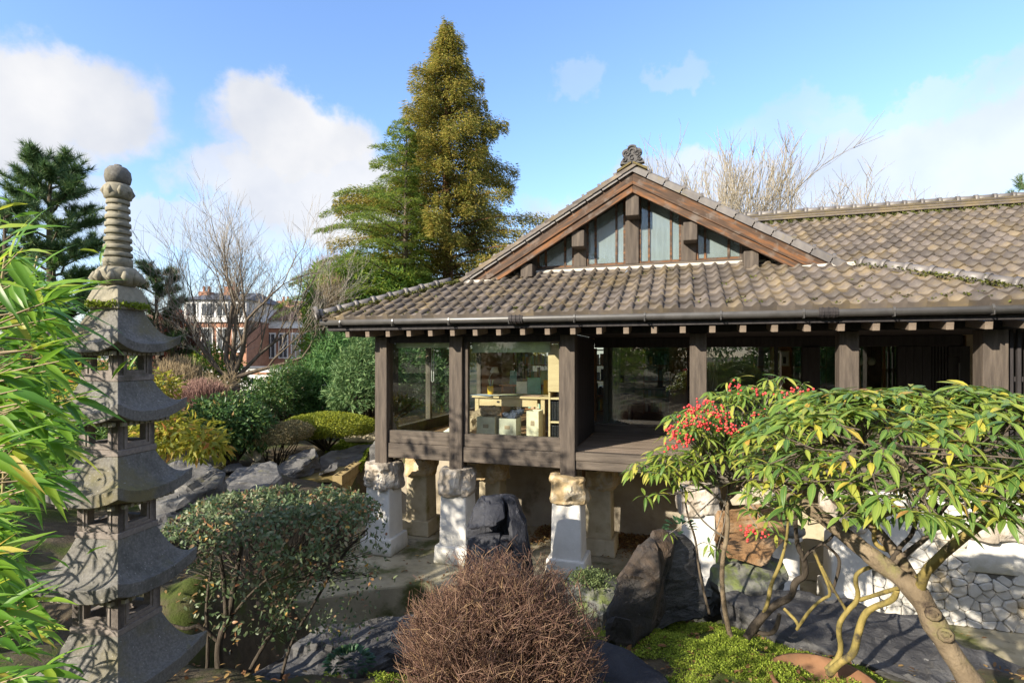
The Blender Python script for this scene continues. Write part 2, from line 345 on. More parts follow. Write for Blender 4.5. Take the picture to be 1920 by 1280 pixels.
MT['bark_y'] = surf('yellowgreen_bark', [(.25, (.10, .085, .03)), (.5, (.24, .19, .06)), (.75, (.40, .30, .10))], 5, 8, .8, .6, 16, stretch=(2, 2, .8), patch=((.06, .05, .035), 6, .5, .66))
MT['bark_v'] = surf('knotty_tan_bark', [(.25, (.07, .052, .035)), (.5, (.17, .13, .085)), (.75, (.29, .23, .155))], 5, 9, .9, 1.0, 9, bdist=.035, patch=((.055, .04, .03), 7, .56, .68), patch2=((.19, .18, .07), 3, .54, .7))
MT['bark_red'] = surf('reddish_bark', [(.25, (.10, .05, .028)), (.7, (.24, .135, .075))], 5, 8, .9, .8, 10, stretch=(4, 4, .5))
MT['bark_dk'] = surf('dark_bark', [(.25, (.030, .024, .019)), (.6, (.075, .06, .045)), (.8, (.14, .115, .085))], 6, 8, .9, .9, 14, stretch=(3, 3, .7))
MT['twig_red'] = leafmat('red_brown_twig', [(0, (.10, .05, .04)), (.5, (.175, .10, .072)), (.85, (.26, .165, .11)), (1, (.32, .21, .11))], .0, .7)
MT['twig_grey'] = leafmat('grey_twig', [(0, (.20, .175, .145)), (1, (.40, .36, .30))], 0, .8)
MT['twig_tan'] = leafmat('tan_twig', [(0, (.24, .18, .11)), (1, (.42, .33, .20))], 0, .8)
MT['twig_lt'] = leafmat('pale_twig', [(0, (.26, .225, .165)), (1, (.46, .40, .30))], 0, .8)
MT['twig_pink'] = leafmat('pink_twig', [(0, (.20, .11, .095)), (1, (.38, .24, .20))], 0, .8)
MT['twig_crimson'] = leafmat('crimson_twig', [(0, (.17, .045, .04)), (1, (.33, .12, .09))], 0, .8)
MT['soil'] = surf('garden_soil', [(.25, (.035, .028, .019)), (.55, (.085, .067, .043)), (.8, (.15, .12, .08))], 5, 9, .95, .9, 24, kind='World', patch=((.055, .075, .012), .9, .48, .62), patch2=((.10, .055, .025), 22, .6, .7))
MT['moss'] = leafmat('bright_moss', [(0, (.11, .16, .014)), (.6, (.23, .31, .028)), (1, (.36, .42, .07))], .25, .8)
MT['tilemoss'] = leafmat('roof_moss', [(0, (.06, .07, .015)), (1, (.13, .14, .03))], .1, .9)
MT['fallen'] = leafmat('fallen_leaves', [(0, (.10, .045, .02)), (.5, (.20, .10, .04)), (.8, (.30, .19, .07)), (1, (.38, .28, .10))], .1, .8)
MT['bamboo'] = leafmat('bamboo_leaf', [(0, (.06, .17, .022)), (.5, (.12, .27, .03)), (.85, (.21, .37, .04)), (.97, (.40, .45, .05)), (1, (.48, .38, .08))], .42, .4)
MT['culm'] = surf('tan_bamboo_stem', [(.3, (.25, .19, .09)), (.7, (.38, .32, .14))], 5, 5, .6, .2)
MT['vib'] = leafmat('veined_evergreen_leaf', [(0, (0.069, 0.149, 0.034)), (.40, (0.132, 0.230, 0.044)), (.7, (0.218, 0.299, 0.052)), (.93, (0.345, 0.356, 0.057)), (.975, (0.506, 0.437, 0.057)), (1, (0.414, 0.196, 0.069))], .30, .38, vein=.333)
MT['vib2'] = leafmat('light_evergreen_leaf', [(0, (0.067, 0.157, 0.039)), (.5, (0.157, 0.258, 0.045)), (.85, (0.314, 0.358, 0.056)), (1, (0.470, 0.426, 0.090))], .32, .38, vein=.333)
MT['berry'] = leafmat('red_berry', [(0, (.50, .03, .035)), (1, (.74, .09, .08))], 0, .35)
MT['coto'] = leafmat('small_grey_green_leaf', [(0, (0.056, 0.100, 0.037)), (.5, (0.125, 0.175, 0.081)), (.80, (0.225, 0.250, 0.138)), (.90, (0.250, 0.175, 0.106)), (.97, (0.325, 0.163, 0.088)), (1, (0.500, 0.312, 0.062))], 0.25, .42)
MT['darkleaf'] = leafmat('dark_evergreen_leaf', [(0, (0.032, 0.080, 0.023)), (.6, (0.072, 0.152, 0.041)), (.95, (0.145, 0.217, 0.058)), (1, (0.319, 0.203, 0.072))], 0.3, .4)
MT['midleaf'] = leafmat('mid_green_leaf', [(0, (0.041, 0.095, 0.020)), (.6, (0.095, 0.176, 0.034)), (1, (0.176, 0.257, 0.054))], 0.3, .5)
MT['yellowleaf'] = leafmat('yellow_green_leaf', [(0, (.14, .18, .02)), (.5, (.29, .30, .035)), (.85, (.42, .38, .05)), (1, (.40, .17, .05))], .4, .5)
MT['thuja'] = leafmat('thuja_spray', [(0, (0.060, 0.145, 0.024)), (.6, (0.170, 0.281, 0.037)), (1, (0.323, 0.391, 0.060))], 0.35, .6)
MT['cypress'] = leafmat('cypress_spray', [(0, (0.032, 0.104, 0.032)), (.6, (0.088, 0.200, 0.051)), (1, (0.160, 0.288, 0.096))], 0.32, .6)
MT['bluegreen'] = leafmat('soft_pine_needle', [(0, (.05, .12, .04)), (.6, (.12, .21, .075)), (1, (.21, .30, .12))], .3, .6)
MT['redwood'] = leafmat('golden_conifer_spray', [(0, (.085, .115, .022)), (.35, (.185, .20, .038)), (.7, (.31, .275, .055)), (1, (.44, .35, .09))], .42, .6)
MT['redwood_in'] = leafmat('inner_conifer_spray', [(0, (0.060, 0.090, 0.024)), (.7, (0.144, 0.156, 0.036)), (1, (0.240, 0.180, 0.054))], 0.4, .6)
MT['cedar'] = leafmat('cedar_needles', [(0, (0.075, 0.150, 0.031)), (.6, (0.188, 0.275, 0.050)), (1, (0.312, 0.362, 0.075))], 0.4, .6)
MT['pine'] = leafmat('pine_needles', [(0, (0.030, 0.078, 0.026)), (.6, (0.078, 0.156, 0.054)), (1, (0.168, 0.240, 0.078))], 0.2, .55)
MT['hedge'] = leafmat('clipped_yew', [(0, (0.075, 0.106, 0.011)), (.5, (0.201, 0.245, 0.021)), (1, (0.361, 0.372, 0.037))], 0.3, .6)
MT['hedge_br'] = leafmat('bronzed_hedge', [(0, (0.128, 0.128, 0.048)), (.5, (0.272, 0.232, 0.112)), (1, (0.480, 0.384, 0.192))], .1, .7)
MT['yellowbush'] = leafmat('yellow_clipped', [(0, (.30, .26, .02)), (1, (.55, .45, .03))], .3, .6)
MT['fern'] = leafmat('dark_ivy_leaf', [(0, (.02, .06, .03)), (1, (.06, .13, .06))], .15, .4)

rng = np.random.default_rng(11)
def nrm(a): return a/np.maximum(np.linalg.norm(a, axis=-1, keepdims=True), 1e-9)
T_DIAMOND = (np.array([(0, 0, 0), (.45, -.5, .06), (1, 0, -.04), (.45, .5, .06)]), np.array([(0, 1, 2), (0, 2, 3)]))
T_LEAF6 = (np.array([(0, 0, 0), (.3, -.5, .05), (.7, -.38, .04), (1, 0, -.10), (.7, .38, .04), (.3, .5, .05), (.5, 0, 0)]), np.array([(0, 1, 6), (1, 2, 6), (2, 3, 6), (3, 4, 6), (4, 5, 6), (5, 0, 6)]))
T_STRIP = (np.array([(0, -.5, 0), (0, .5, 0), (1, .25, 0), (1, -.25, 0)]), np.array([(0, 3, 2), (0, 2, 1)]))
T_NEEDLE = (np.array([(0, -.5, 0), (0, .5, 0), (1, 0, 0)]), np.array([(0, 1, 2)]))
def leaves(P, D, N, L, Wd, t=T_DIAMOND):
    D = nrm(D); Sv = nrm(np.cross(N, D)); U = np.cross(D, Sv)
    L = np.broadcast_to(L, (len(P),)); Wd = np.broadcast_to(Wd, (len(P),))
    tv, tf = t
    V = P[:, None]+D[:, None]*(tv[None, :, 0, None]*L[:, None, None])+Sv[:, None]*(tv[None, :, 1, None]*Wd[:, None, None])+U[:, None]*(tv[None, :, 2, None]*L[:, None, None])
    k = len(tv); f = (tf[None]+(np.arange(len(P))*k)[:, None, None]).reshape(-1, tf.shape[1])
    return V.reshape(-1, 3), f
def leaf_obj(name, parent, mat, P, D, N, L, Wd, t=T_DIAMOND, kind='stuff', origin=None):
    V, f = leaves(P, D, N, L, Wd, t)
    if origin is not None: V = V-np.asarray(origin)
    o = link(name, np_mesh(name, V, [f], mat), parent)
    if kind: o['kind'] = kind
    return o
def segs_obj(name, parent, mat, segs, n=4, origin=None, kind=None):
    a = np.array([(*s[0], *s[1], s[2], s[3]) for s in segs], dtype=np.float64)
    P0, P1, r0, r1 = a[:, 0:3], a[:, 3:6], a[:, 6], a[:, 7]
    if origin is not None: P0 = P0-np.asarray(origin); P1 = P1-np.asarray(origin)
    d = nrm(P1-P0); ref = np.where(np.abs(d[:, 2:3]) < .9, np.array([[0, 0, 1.]]), np.array([[1., 0, 0]]))
    A = nrm(np.cross(d, ref)); B = np.cross(d, A)
    ang = np.arange(n)*2*math.pi/n
    ring = A[:, None]*np.cos(ang)[None, :, None]+B[:, None]*np.sin(ang)[None, :, None]
    V = np.concatenate([P0[:, None]+ring*r0[:, None, None], P1[:, None]+ring*r1[:, None, None]], 1).reshape(-1, 3)
    k = np.arange(n); q = np.stack([k, (k+1) % n, (k+1) % n+n, k+n], 1)
    f = (q[None]+(np.arange(len(a))*2*n)[:, None, None]).reshape(-1, 4)
    o = link(name, np_mesh(name, V, [f], mat, smooth=True), parent)
    if kind: o['kind'] = kind
    return o
def rdir(n): return nrm(rng.normal(size=(n, 3)))
def shell(n, c, r, depth=.35, flat_bottom=-1., lumps=0.12):   # points near the surface of a lumpy ellipsoid, with outward normals
    d = rdir(int(n*2.2)); d = d[d[:, 2] > flat_bottom][:n]
    lump = 1+lumps*(np.sin(d[:, 0]*5.1+c[0])*np.cos(d[:, 1]*4.3+c[1])+.6*np.sin(d[:, 2]*9+d[:, 0]*7))
    rad = (1-depth*rng.random(len(d))**1.8)*lump
    P = np.asarray(c)+d*np.asarray(r)*rad[:, None]
    return P, nrm(d/np.asarray(r))
def bush(name, label, cat, blobs, mat, L, Wd, n, base=None, t=T_DIAMOND, depth=.4, group=None, stem=None, droop=.0, up=.3, fb=-.75, lumps=.12, foliage='foliage', outward=.8):
    c0 = base if base is not None else (blobs[0][0][0], blobs[0][0][1], blobs[0][0][2]-blobs[0][1][2])
    root = empty(name, c0, 0, label, cat, group)
    Ps = []; Ns = []
    tot = sum((b[1][0]*b[1][1]+b[1][0]*b[1][2]) for b in blobs)
    for c, r in blobs:
        P, N = shell(int(n*(r[0]*r[1]+r[0]*r[2])/tot), c, r, depth, fb, lumps); Ps.append(P); Ns.append(N)
    P = np.concatenate(Ps); N = np.concatenate(Ns)
    D = nrm(N*outward+rdir(len(P))*.9+np.array([0, 0, -droop])); N2 = nrm(N+rdir(len(P))*.6+np.array([0, 0, up]))
    leaf_obj(foliage, root, mat, P, D, N2, L*rng.uniform(.6, 1.25, len(P)), Wd*rng.uniform(.7, 1.2, len(P)), t, origin=c0)
    if stem:
        sg = []
        for c, r in blobs:
            for _ in range(7):
                a = rdir(1)[0]*np.asarray(r)*.75; e = Vector(np.asarray(c)+a*[1, 1, .7]); m = Vector(c0).lerp(e, .5)+Vector((R.uniform(-.1, .1), R.uniform(-.1, .1), .05))
                s0 = Vector(c0)+Vector((R.uniform(-.08, .08), R.uniform(-.08, .08), 0))
                sg += [(s0, m, stem, stem*.6), (m, e, stem*.6, stem*.2)]
        segs_obj('stem', root, MT['bark_dk'], sg, 5, c0)
    return root

# ---- rocks: hull of measured corner points, broken up
def rock(name, label, pts, mat, seed=0, edge=.09, amp=.03, cat='rock', group=None, freq=3., strata=0., parent=None):
    pts = [Vector(p) for p in pts]
    c = sum(pts, Vector())/len(pts); zb = min(p.z for p in pts)
    base = Vector((c.x, c.y, zb))
    bm = bmesh.new()
    for p in pts: bm.verts.new(p-base)
    h = bmesh.ops.convex_hull(bm, input=bm.verts)
    for v in [v for v in bm.verts if not v.link_faces]: bm.verts.remove(v)
    bmesh.ops.bevel(bm, geom=bm.edges[:], offset=edge*.35, segments=1, affect='EDGES', clamp_overlap=True)
    for _ in range(6):
        bmesh.ops.triangulate(bm, faces=bm.faces[:])
        long = [e for e in bm.edges if e.calc_length() > edge]
        if not long or len(bm.verts) > 6000: break
        bmesh.ops.subdivide_edges(bm, edges=long, cuts=1)
    bmesh.ops.triangulate(bm, faces=bm.faces[:]); bmesh.ops.remove_doubles(bm, verts=bm.verts, dist=.002)
    bm.normal_update(); of = Vector((seed*7.3, seed*3.1, seed*1.7))
    mv = []
    for v in bm.verts:
        p = v.co+of
        d = noise.hetero_terrain(p*freq, 1, 2.1, 4, .6)*.5-.25
        d = d*amp*2 + (noise.cell(Vector((p.x*freq*.8, p.y*freq*.8, p.z*freq*1.4)))-.5)*amp*.7
        if strata: d += strata*(abs(((p.z*9+noise.noise(p*1.5)*1.5) % 1)-.5)-.25)
        mv.append(v.co+v.normal*d)
    for v, q in zip(bm.verts, mv): v.co = q
    me = bpy.data.meshes.new(name); bm.to_mesh(me); bm.free(); me.materials.append(mat)
    o = link(name, me, parent, loc=base)
    if cat: tag(o, label, cat, group)
    return o
def poly_rock(name, label, outline, back, mat, seed=0, **k):
    # outline: measured silhouette corners (x, y, distance); back: how far the rock runs away from us, and how much it slopes and shrinks
    dy, dz, sh = back
    f = [W(*p) for p in outline]; c = sum(f, Vector())/len(f)
    b = [c+(p-c)*sh+Vector((0, dy, dz)) for p in f]
    return rock(name, label, f+b, mat, seed, **k)

# ------------------------------------------------------------------ ground
def sst(a, b, x): t = np.clip((x-a)/(b-a), 0, 1); return t*t*(3-2*t)
def gz(X, Y):
    X = np.asarray(X, float); Y = np.asarray(Y, float)
    u = CO*(X-OX)-SI*(Y-OY); v = SI*(X-OX)+CO*(Y-OY)
    far = 1.05+.25*sst(14, 30, Y)
    bank = 1.35-.135*np.clip(Y, -3, 5)
    bank = bank-.25*sst(4.0, 5.4, Y)*sst(1.5, 3.5, X)
    z = bank
    edge = 4.95+.25*np.sin(X*1.3)-.55*sst(1.6, 4.0, X)-.75*sst(.6, .1, X)
    z = z+.16*np.exp(-((X-1.55)/.75)**2-((Y-4.25)/.6)**2)
    z = z+(-.45-z)*sst(edge, edge+.7, Y)                       # down to the channel
    left = sst(-2.5, -3.25, X+.12*np.sin(Y*2))
    zl = .98+.12*np.sin(X*1.7+Y)+.10*sst(6.5, 4.5, Y)
    z = z+(zl-z)*left*sst(4.2, 5.2, Y)
    back = np.maximum(sst(2.1, 2.25, v), sst(-3.12, -3.3, X)*sst(9.6, 9.9, Y))
    back = np.where(Y > 8, back, 0)
    z = z+(far-z)*back
    inb = sst(-5.6, -5.3, X)*sst(-3.15, -3.3, X)*sst(9.7, 9.95, Y)*sst(12.2, 11.9, Y)   # bed of the shallow basin
    z = z-.32*inb
    rough = .03*np.sin(X*5.3+Y*2.1)*np.sin(Y*4.7-X)+.02*np.sin(X*11+3*Y)
    return z+rough*np.where(z > .3, 1, .3)
def nonuni(lo, hi, step, far):
    a = list(np.arange(lo, hi, step)); s = step; x = hi
    while x < far: a.append(x); s *= 1.25; x += s
    s = step; x = lo-step
    while x > -far: a.insert(0, x); s *= 1.25; x -= s
    return np.array(a)
gx = nonuni(-8, 8, .1, 900); gy = nonuni(-2, 14, .1, 900)
GX, GY = np.meshgrid(gx, gy); GZ = gz(GX, GY)
nx, ny = len(gx), len(gy)
ii, jj = np.meshgrid(np.arange(nx-1), np.arange(ny-1)); q = (jj*nx+ii).ravel()
link('ground', np_mesh('ground', np.stack([GX, GY, GZ], -1), [np.stack([q, q+1, q+1+nx, q+nx], 1)], MT['soil'], True))['kind'] = 'structure'
fl = [(-3.15, 6.9), (-2.6, 7.12), (-1.9, 7.42), (-1.2, 7.58), (-.3, 7.45), (.6, 6.9), (1.4, 6.3), (2.4, 5.7), (4, 5.25), (12, 4.4)]
bk = [L2W(u, 1.98, 0) for u in (12, 8, 4, 0, -1.6)]
mb = MB().slab(fl+[(p.x, p.y) for p in bk]+[(-3.15, 9.9)], -.5, 0)
tag(mb.build('concrete_floor', MT['concrete'], bevel=.03), kind='structure')
# shallow basin at the back left
bz = .93
tag(MB().slab([(-5.25, 9.95), (-3.34, 9.95), (-3.34, 12.1), (-5.25, 12.1)], bz-.06, bz).build('basin_bed', MT['basin']), kind='structure')

# ------------------------------------------------------------------ garden pavilion
pav = empty('garden_pavilion', (OX, OY, 0), ANG, 'dark timber garden pavilion with pantiled gable roof, raised on white stone piers', 'pavilion')
POSTS = [0, 1.33, 3.11, 4.92, 6.72, 8.22]
def B(a, b, name='beam', mat='wood_h', par=None, bv=.008):
    a2 = tuple(min(x, y) for x, y in zip(a, b)); b2 = tuple(max(x, y) for x, y in zip(a, b))
    c = ((a2[0]+b2[0])/2, (a2[1]+b2[1])/2, a2[2])
    m = MB().box(tuple(x-y for x, y in zip(a2, c)), tuple(x-y for x, y in zip(b2, c)))
    return m.build(name, MT[mat] if isinstance(mat, str) else mat, par or pav, bevel=bv, loc=c)
def pier(u, v, w, capw, seed, capm='capstone', wm='white', top=1.04, caph=.42, par=pav, plinth=.27):
    p = MB().hexa([(-w*.52, -w*.52, 0), (w*.52, -w*.52, 0), (w*.52, w*.52, 0), (-w*.52, w*.52, 0), (-w*.47, -w*.47, top+.04), (w*.47, -w*.47, top+.04), (w*.47, w*.47, top+.04), (-w*.47, w*.47, top+.04)]).build('pier', MT[wm], par, bevel=.025, loc=(u, v, .002))
    q = w*.5+(.07 if plinth > .1 else .01)
    MB().hexa([(-q, -q, 0), (q, -q, 0), (q, q, 0), (-q, q, 0), (-q+.015, -q+.015, plinth), (q-.015, -q+.015, plinth), (q-.015, q-.015, plinth), (-q+.015, q-.015, plinth)]).build('plinth', MT[wm], p, bevel=.02, loc=(0, 0, .001))
    rr = random.Random(seed); pts = []
    for k in range(22):
        a = 2*math.pi*k/11+rr.uniform(-.1, .1); h = (k//11)
        sq = 1/max(abs(math.cos(a)), abs(math.sin(a)))
        r = capw*.5*(.62*sq+.38)*rr.uniform(.88, 1.04)*(.86 if h else .97)
        pts.append((r*math.cos(a), r*math.sin(a), top+(caph*rr.uniform(.82, 1.03) if h else rr.uniform(0, .05))))
    pts += [(capw*.52*math.cos(a), capw*.52*math.sin(a), top+caph*.45) for a in [k*.9+rr.random() for k in range(7)]]
    c = rock('cap_stone', None, pts, MT[capm], seed, edge=.055, amp=.030, cat=None, freq=5, parent=p)
    return p
for i, (u, m) in enumerate(zip(POSTS, ['capstone', 'capstone', 'capstone_tan', 'capstone', 'capstone', 'capstone'])):
    pier(u, 0, .45 if i < 5 else .24, .62, 31+i, m, plinth=.27 if i < 5 else .01)
for i, (u, w) in enumerate([(.16, .42), (1.55, .4), (3.42, .42), (5.0, .42), (6.5, .42)]):
    pier(u, 1.02, w, .58, 51+i, 'capstone_tan', 'beige')
# posts
for u in POSTS:
    w = .11 if u < 8 else .125
    B((u-w, -w, 1.36), (u+w, w, 3.52), 'post', 'wood', bv=.012)
B((-.02, .115, 1.62), (.10, .30, 3.5), 'post', 'black')
# floor frame
ends = POSTS
for a, b in zip(ends[:-1], ends[1:]):
    a2, b2 = a+.111, b-.111
    if a < 3:
        B((a2, -.075, 1.55), (b2, .075, 1.785), 'floor_beam')
        B((a2, -.055, 1.788), (b2, .06, 1.99), 'sill')
    else:
        B((a2, -.075, 1.55), (b2, .075, 1.672), 'floor_beam')
        B((a2, -.085, 1.675), (b2, .078, 1.80), 'deck_edge')
B((-.075, .112, 1.55), (.075, 4.4, 1.785), 'floor_beam', 'wood'); B((-.055, .31, 1.788), (.055, 4.4, 1.99), 'sill', 'wood')
for u in (.16, 1.55, 3.42, 5.0, 6.5): B((u-.09, .1, 1.50), (u+.09, 1.9, 1.62), 'joist', 'black')
for u in (1.45, 3.2): B((u-.07, .95, 1.0), (u+.07, 1.1, 1.5), 'short_post', 'bark_red')
# eaves plate, lintels
B((-.5, -.10, 3.525), (8.9, .12, 3.66), 'eaves_plate', 'black'); B((-.10, .125, 3.525), (.12, 4.8, 3.66), 'eaves_plate', 'black')
for a, b in zip(POSTS[:2], POSTS[1:3]): B((a+.111, -.05, 3.42), (b-.111, .05, 3.522), 'lintel', 'black')
B((8.9, -.10, 3.525), (11.5, .12, 3.66), 'eaves_plate', 'black')
# glazing of the corner room
G1 = glassmat('window_glass', (.95, .98, .96), 1.2); G2 = glassmat('dark_window_glass', (.80, .84, .82), 3.0); G3 = glassmat('streaked_glass', (.70, .78, .78), 1.6, .30, (.42, .50, .50))
def pane(a, b, m=G1, par=None, name='window_pane', lab=None):
    o = B(a, b, name, m, par, bv=0)
    if lab: o['label'] = lab
    return o
pane((.112, -.006, 1.992), (1.215, .006, 3.418)); pane((1.515, -.006, 1.992), (2.965, .006, 3.418))
B((1.445, -.045, 1.992), (1.512, .045, 3.418), 'window_frame', 'wood', bv=.004); B((2.968, -.045, 1.992), (2.996, .045, 3.418), 'window_frame', 'wood', bv=.004)
for a, b in ((.32, 1.6), (1.68, 3.0), (3.08, 4.3)):
    pane((-.006, a, 1.992), (.006, b, 3.5))
for v in (1.64, 3.04, 4.36): B((-.05, v-.038, 1.992), (.05, v+.038, 3.52), 'window_frame', 'wood', bv=.004)
# return wall between the corner room and the deck: upright boards
for k in range(8):
    v0 = .125+k*.247; B((3.06, v0, 1.80), (3.16, v0+.243, 3.52), 'wall_board', 'black', bv=.006)
# deck
for k in range(14):
    v0 = .085+k*.14; B((3.165, v0, 1.765), (8.6, v0+.135, 1.802+R.uniform(-.002, .002)), 'deck_board', 'deck', bv=.004)
B((3.165, 2.05, 1.70), (8.6, 2.12, 1.93), 'riser', 'wood_h')
B((3.165, 2.06, 3.36), (8.8, 2.16, 3.53), 'lintel', 'black'); B((3.165, 2.055, 1.933), (8.6, 2.13, 1.975), 'sill', 'wood_h')
VB = 2.09
def up(x): return UX(x, VB)
pane((3.17, VB, 1.977), (up(1288), VB+.012, 3.358), G2); pane((up(1291), VB, 1.977), (up(1452), VB+.012, 3.358), G2)
pane((up(1458), VB, 1.977), (up(1502), VB+.012, 3.358), G2); pane((up(1537), VB, 1.977), (up(1606), VB+.012, 3.358), G2); pane((up(1611), VB, 1.977), (up(1680), VB+.012, 3.358), G2)
for x, w in ((1289.5, .02), (1455, .05), (1608, .04)): B((up(x)-w/2, VB-.03, 1.977), (up(x)+w/2, VB+.05, 3.358), 'window_frame', 'black', bv=.003)
B((up(1503), VB-.06, 1.977), (up(1536), VB+.10, 3.358), 'post', 'black')
x0 = 1682
for x1 in (1697, 1712, 1728, 1745): B((up(x0)+.002, VB-.04, 1.977), (up(x1)-.002, VB+.06, 3.358), 'wall_board', 'black', bv=.006); x0 = x1
sc = B((up(1746), VB+.10, 1.977), (up(1776), VB+.13, 3.358), 'screen', 'black')
for k in range(5):
    x = 1749+k*6; B((up(x)-.014, VB-.02, 1.977), (up(x)+.014, VB+.03, 3.358), 'slat', 'black', bv=.003)
B((up(1777), VB-.02, 1.977), (up(1815), VB+.06, 3.2), 'door', 'black'); B((up(1777), VB-.04, 3.202), (up(1815), VB+.06, 3.358), 'door_head', 'black')
B((up(1795), VB-.05, 1.977), (up(1797.5), VB-.022, 3.1), 'door_handle', 'gutter', bv=.003)
B((up(1816), VB-.05, 1.977), (8.75, VB+.06, 3.358), 'wall_board', 'black', bv=.006)
# slat screen right of the last post
for k in range(9):
    u0 = 8.40+k*.075; B((u0, -.02, 1.80), (u0+.036, .025, 3.52), 'slat', 'black', bv=.003)
B((8.345, .03, 2.05), (9.1, .055, 2.11), 'screen_rail', 'black', bv=.003); B((8.345, .03, 2.9), (9.1, .055, 2.96), 'screen_rail', 'black', bv=.003)
# retaining wall and the room's shell
B((-.25, 1.93, -.4), (9.5, 2.40, 1.69), 'foundation_wall', 'wallconc', bv=.02); B((-1.75, 1.94, -.4), (-.252, 2.40, .95), 'foundation_wall', 'wallconc', bv=.02)
MT['floor'] = plain('timber_floor', (.34, .20, .11), .5, .4); MT['ceil'] = plain('brown_ceiling', (.36, .26, .16), .8); MT['orange'] = surf('orange_timber', [(.3, (.24, .10, .035)), (.7, (.42, .20, .075))], 3, 6, .55, .1, 9, stretch=(5, 5, .6)); MT['pine_wood'] = surf('pale_pine', [(.3, (.44, .33, .19)), (.7, (.58, .46, .28))], 3, 6, .6, .1, 9, stretch=(.8, 5, 5))
MT['darkwall'] = plain('room_wall', (.42, .32, .22), .8)
MB().box((.06, .09, 1.70), (3.05, 6.0, 1.80)).box((3.05, 2.14, 1.70), (9.0, 6.0, 1.80)).build('room_floor', MT['floor'], pav)
MB().box((.06, .13, 3.53), (3.05, 6.0, 3.56)).box((3.05, 2.17, 3.53), (9.0, 6.0, 3.56)).build('ceiling', MT['ceil'], pav)
MB().box((3.17, .125, 3.535), (9.2, 2.165, 3.575)).build('deck_ceiling', MT['black'], pav)
iw = MB().box((3.3, 5.9, 1.8), (9, 6, 3.53)).box((8.9, 2.2, 1.8), (9.0, 5.9, 3.53)).box((.06, 5.9, 1.8), (.9, 6, 3.53)).box((1.6, 5.9, 1.8), (2.1, 6.0, 3.53)).box((2.8, 5.9, 1.8), (3.3, 6.0, 3.53)).box((.9, 5.9, 1.8), (1.6, 6, 2.5)).box((2.1, 5.9, 1.8), (2.8, 6, 2.4)).box((-.05, 4.4, 1.8), (.06, 6, 3.53))
iw.build('inner_wall', MT['darkwall'], pav)
B((up(1252), 2.9, 1.802), (up(1290), 2.98, 3.525), 'wall_panel', 'orange', bv=.01); B((up(1325), 3.0, 1.802), (up(1342), 3.06, 3.525), 'wall_panel', 'orange', bv=.01)
B((up(1455), 2.7, 1.802), (up(1498), 2.76, 3.525), 'wall_panel', 'orange', bv=.01); B((up(1612), 2.6, 1.802), (up(1634), 2.68, 3.525), 'wall_panel', 'orange', bv=.01); B((up(1672), 2.5, 1.802), (up(1679), 2.54, 3.525), 'wall_panel', 'orange', bv=.004)
B((up(1111), 2.2, 2.0), (up(1117), 2.26, 3.35), 'wall_panel', 'orange', bv=.004)
B((2.3, 3.2, 1.802), (2.48, 3.35, 3.525), 'inner_post', 'orange', bv=.01); B((1.0, 4.2, 1.802), (1.12, 4.3, 3.525), 'inner_post', 'black', bv=.01)
MT['blind'] = plain('pale_green_blind', (.50, .54, .36), .8, .2)
B((1.53, .10, 3.26), (2.80, .118, 3.50), 'roller_blind', 'blind', bv=.003); B((.16, .12, 3.34), (1.2, .135, 3.50), 'roller_blind', 'blind', bv=.003)
MB().tube([(.62, .5, 3.4), (.62, .5, 2.78), (.64, .5, 2.76), (.66, .5, 2.78), (.66, .5, 3.4)], .008, 5).build('blind_chain', plain('steel_chain', (.5, .5, .48), .4), pav)

# roof -------------------------------------------------------------
PIT = .43; AT = math.atan(PIT)
def skz(v): return 3.78+PIT*(v+.70)
UL, UR, UC = -.66, 8.65, 3.95
RP = .577
def gzr(u): return 6.16-RP*abs(u-UC)
roof = MB()
roof.hexa([(UL, -.66, skz(-.66)-.10), (UR, -.66, skz(-.66)-.10), (UR-2.0, 1.36, skz(1.36)-.10), (UL+2.0, 1.36, skz(1.36)-.10),
           (UL, -.66, skz(-.66)-.05), (UR, -.66, skz(-.66)-.05), (UR-2.0, 1.36, skz(1.36)-.05), (UL+2.0, 1.36, skz(1.36)-.05)])
roof.hexa([(UL, -.66, skz(-.66)-.10), (.95, .95, skz(.95)-.10), (.95, 7, skz(.95)-.10), (UL, 7, skz(-.66)-.10), (UL, -.66, skz(-.66)-.03), (.95, .95, skz(.95)-.03), (.95, 7, skz(.95)-.03), (UL, 7, skz(-.66)-.03)])
for sgn in (-1, 1):
    e = UC+sgn*3.05
    roof.hexa([(e, .97, gzr(e)-.02), (UC, .97, gzr(UC)-.02), (UC, 7, gzr(UC)-.02), (e, 7, gzr(e)-.02), (e, .97, gzr(e)+.04), (UC, .97, gzr(UC)+.04), (UC, 7, gzr(UC)+.04), (e, 7, gzr(e)+.04)])
roof = roof.build('roof', MT['black'], pav)
# pantile: pan, roll and lip
TW, TL = .19, .345
def tile_mesh(name, lip):
    prof = [(0, .010), (.03, .0), (.075, -.004), (.106, .004), (.132, .030), (.158, .050), (.182, .043), (.197, .012)]
    V = []; 
    for y, dz in ((0, .026), (TL, 0)):
        V += [(x, y, z+dz) for x, z in prof]
    n = len(prof); V += [(x, 0, z-.002 if not lip else -.050) for x, z in prof]
    f = [(i, i+1, i+1+n, i+n) for i in range(n-1)]+[(2*n+i, 2*n+i+1, i+1, i) for i in range(n-1)]
    V += [(.196, 0, -.012), (.196, TL, -.012)]; f.append((n-1, 3*n, 3*n+1, 2*n-1))
    m = MB(); m.v = V; m.f = f; me = m.mesh(name, MT['tile'])
    me.polygons.foreach_set('use_smooth', [i < n-1 for i in range(len(f))]); me.update(); return me
tm, te = tile_mesh('roof_tile', False), tile_mesh('eaves_tile', True)
ROWS = 8; PV = .262
sk = []
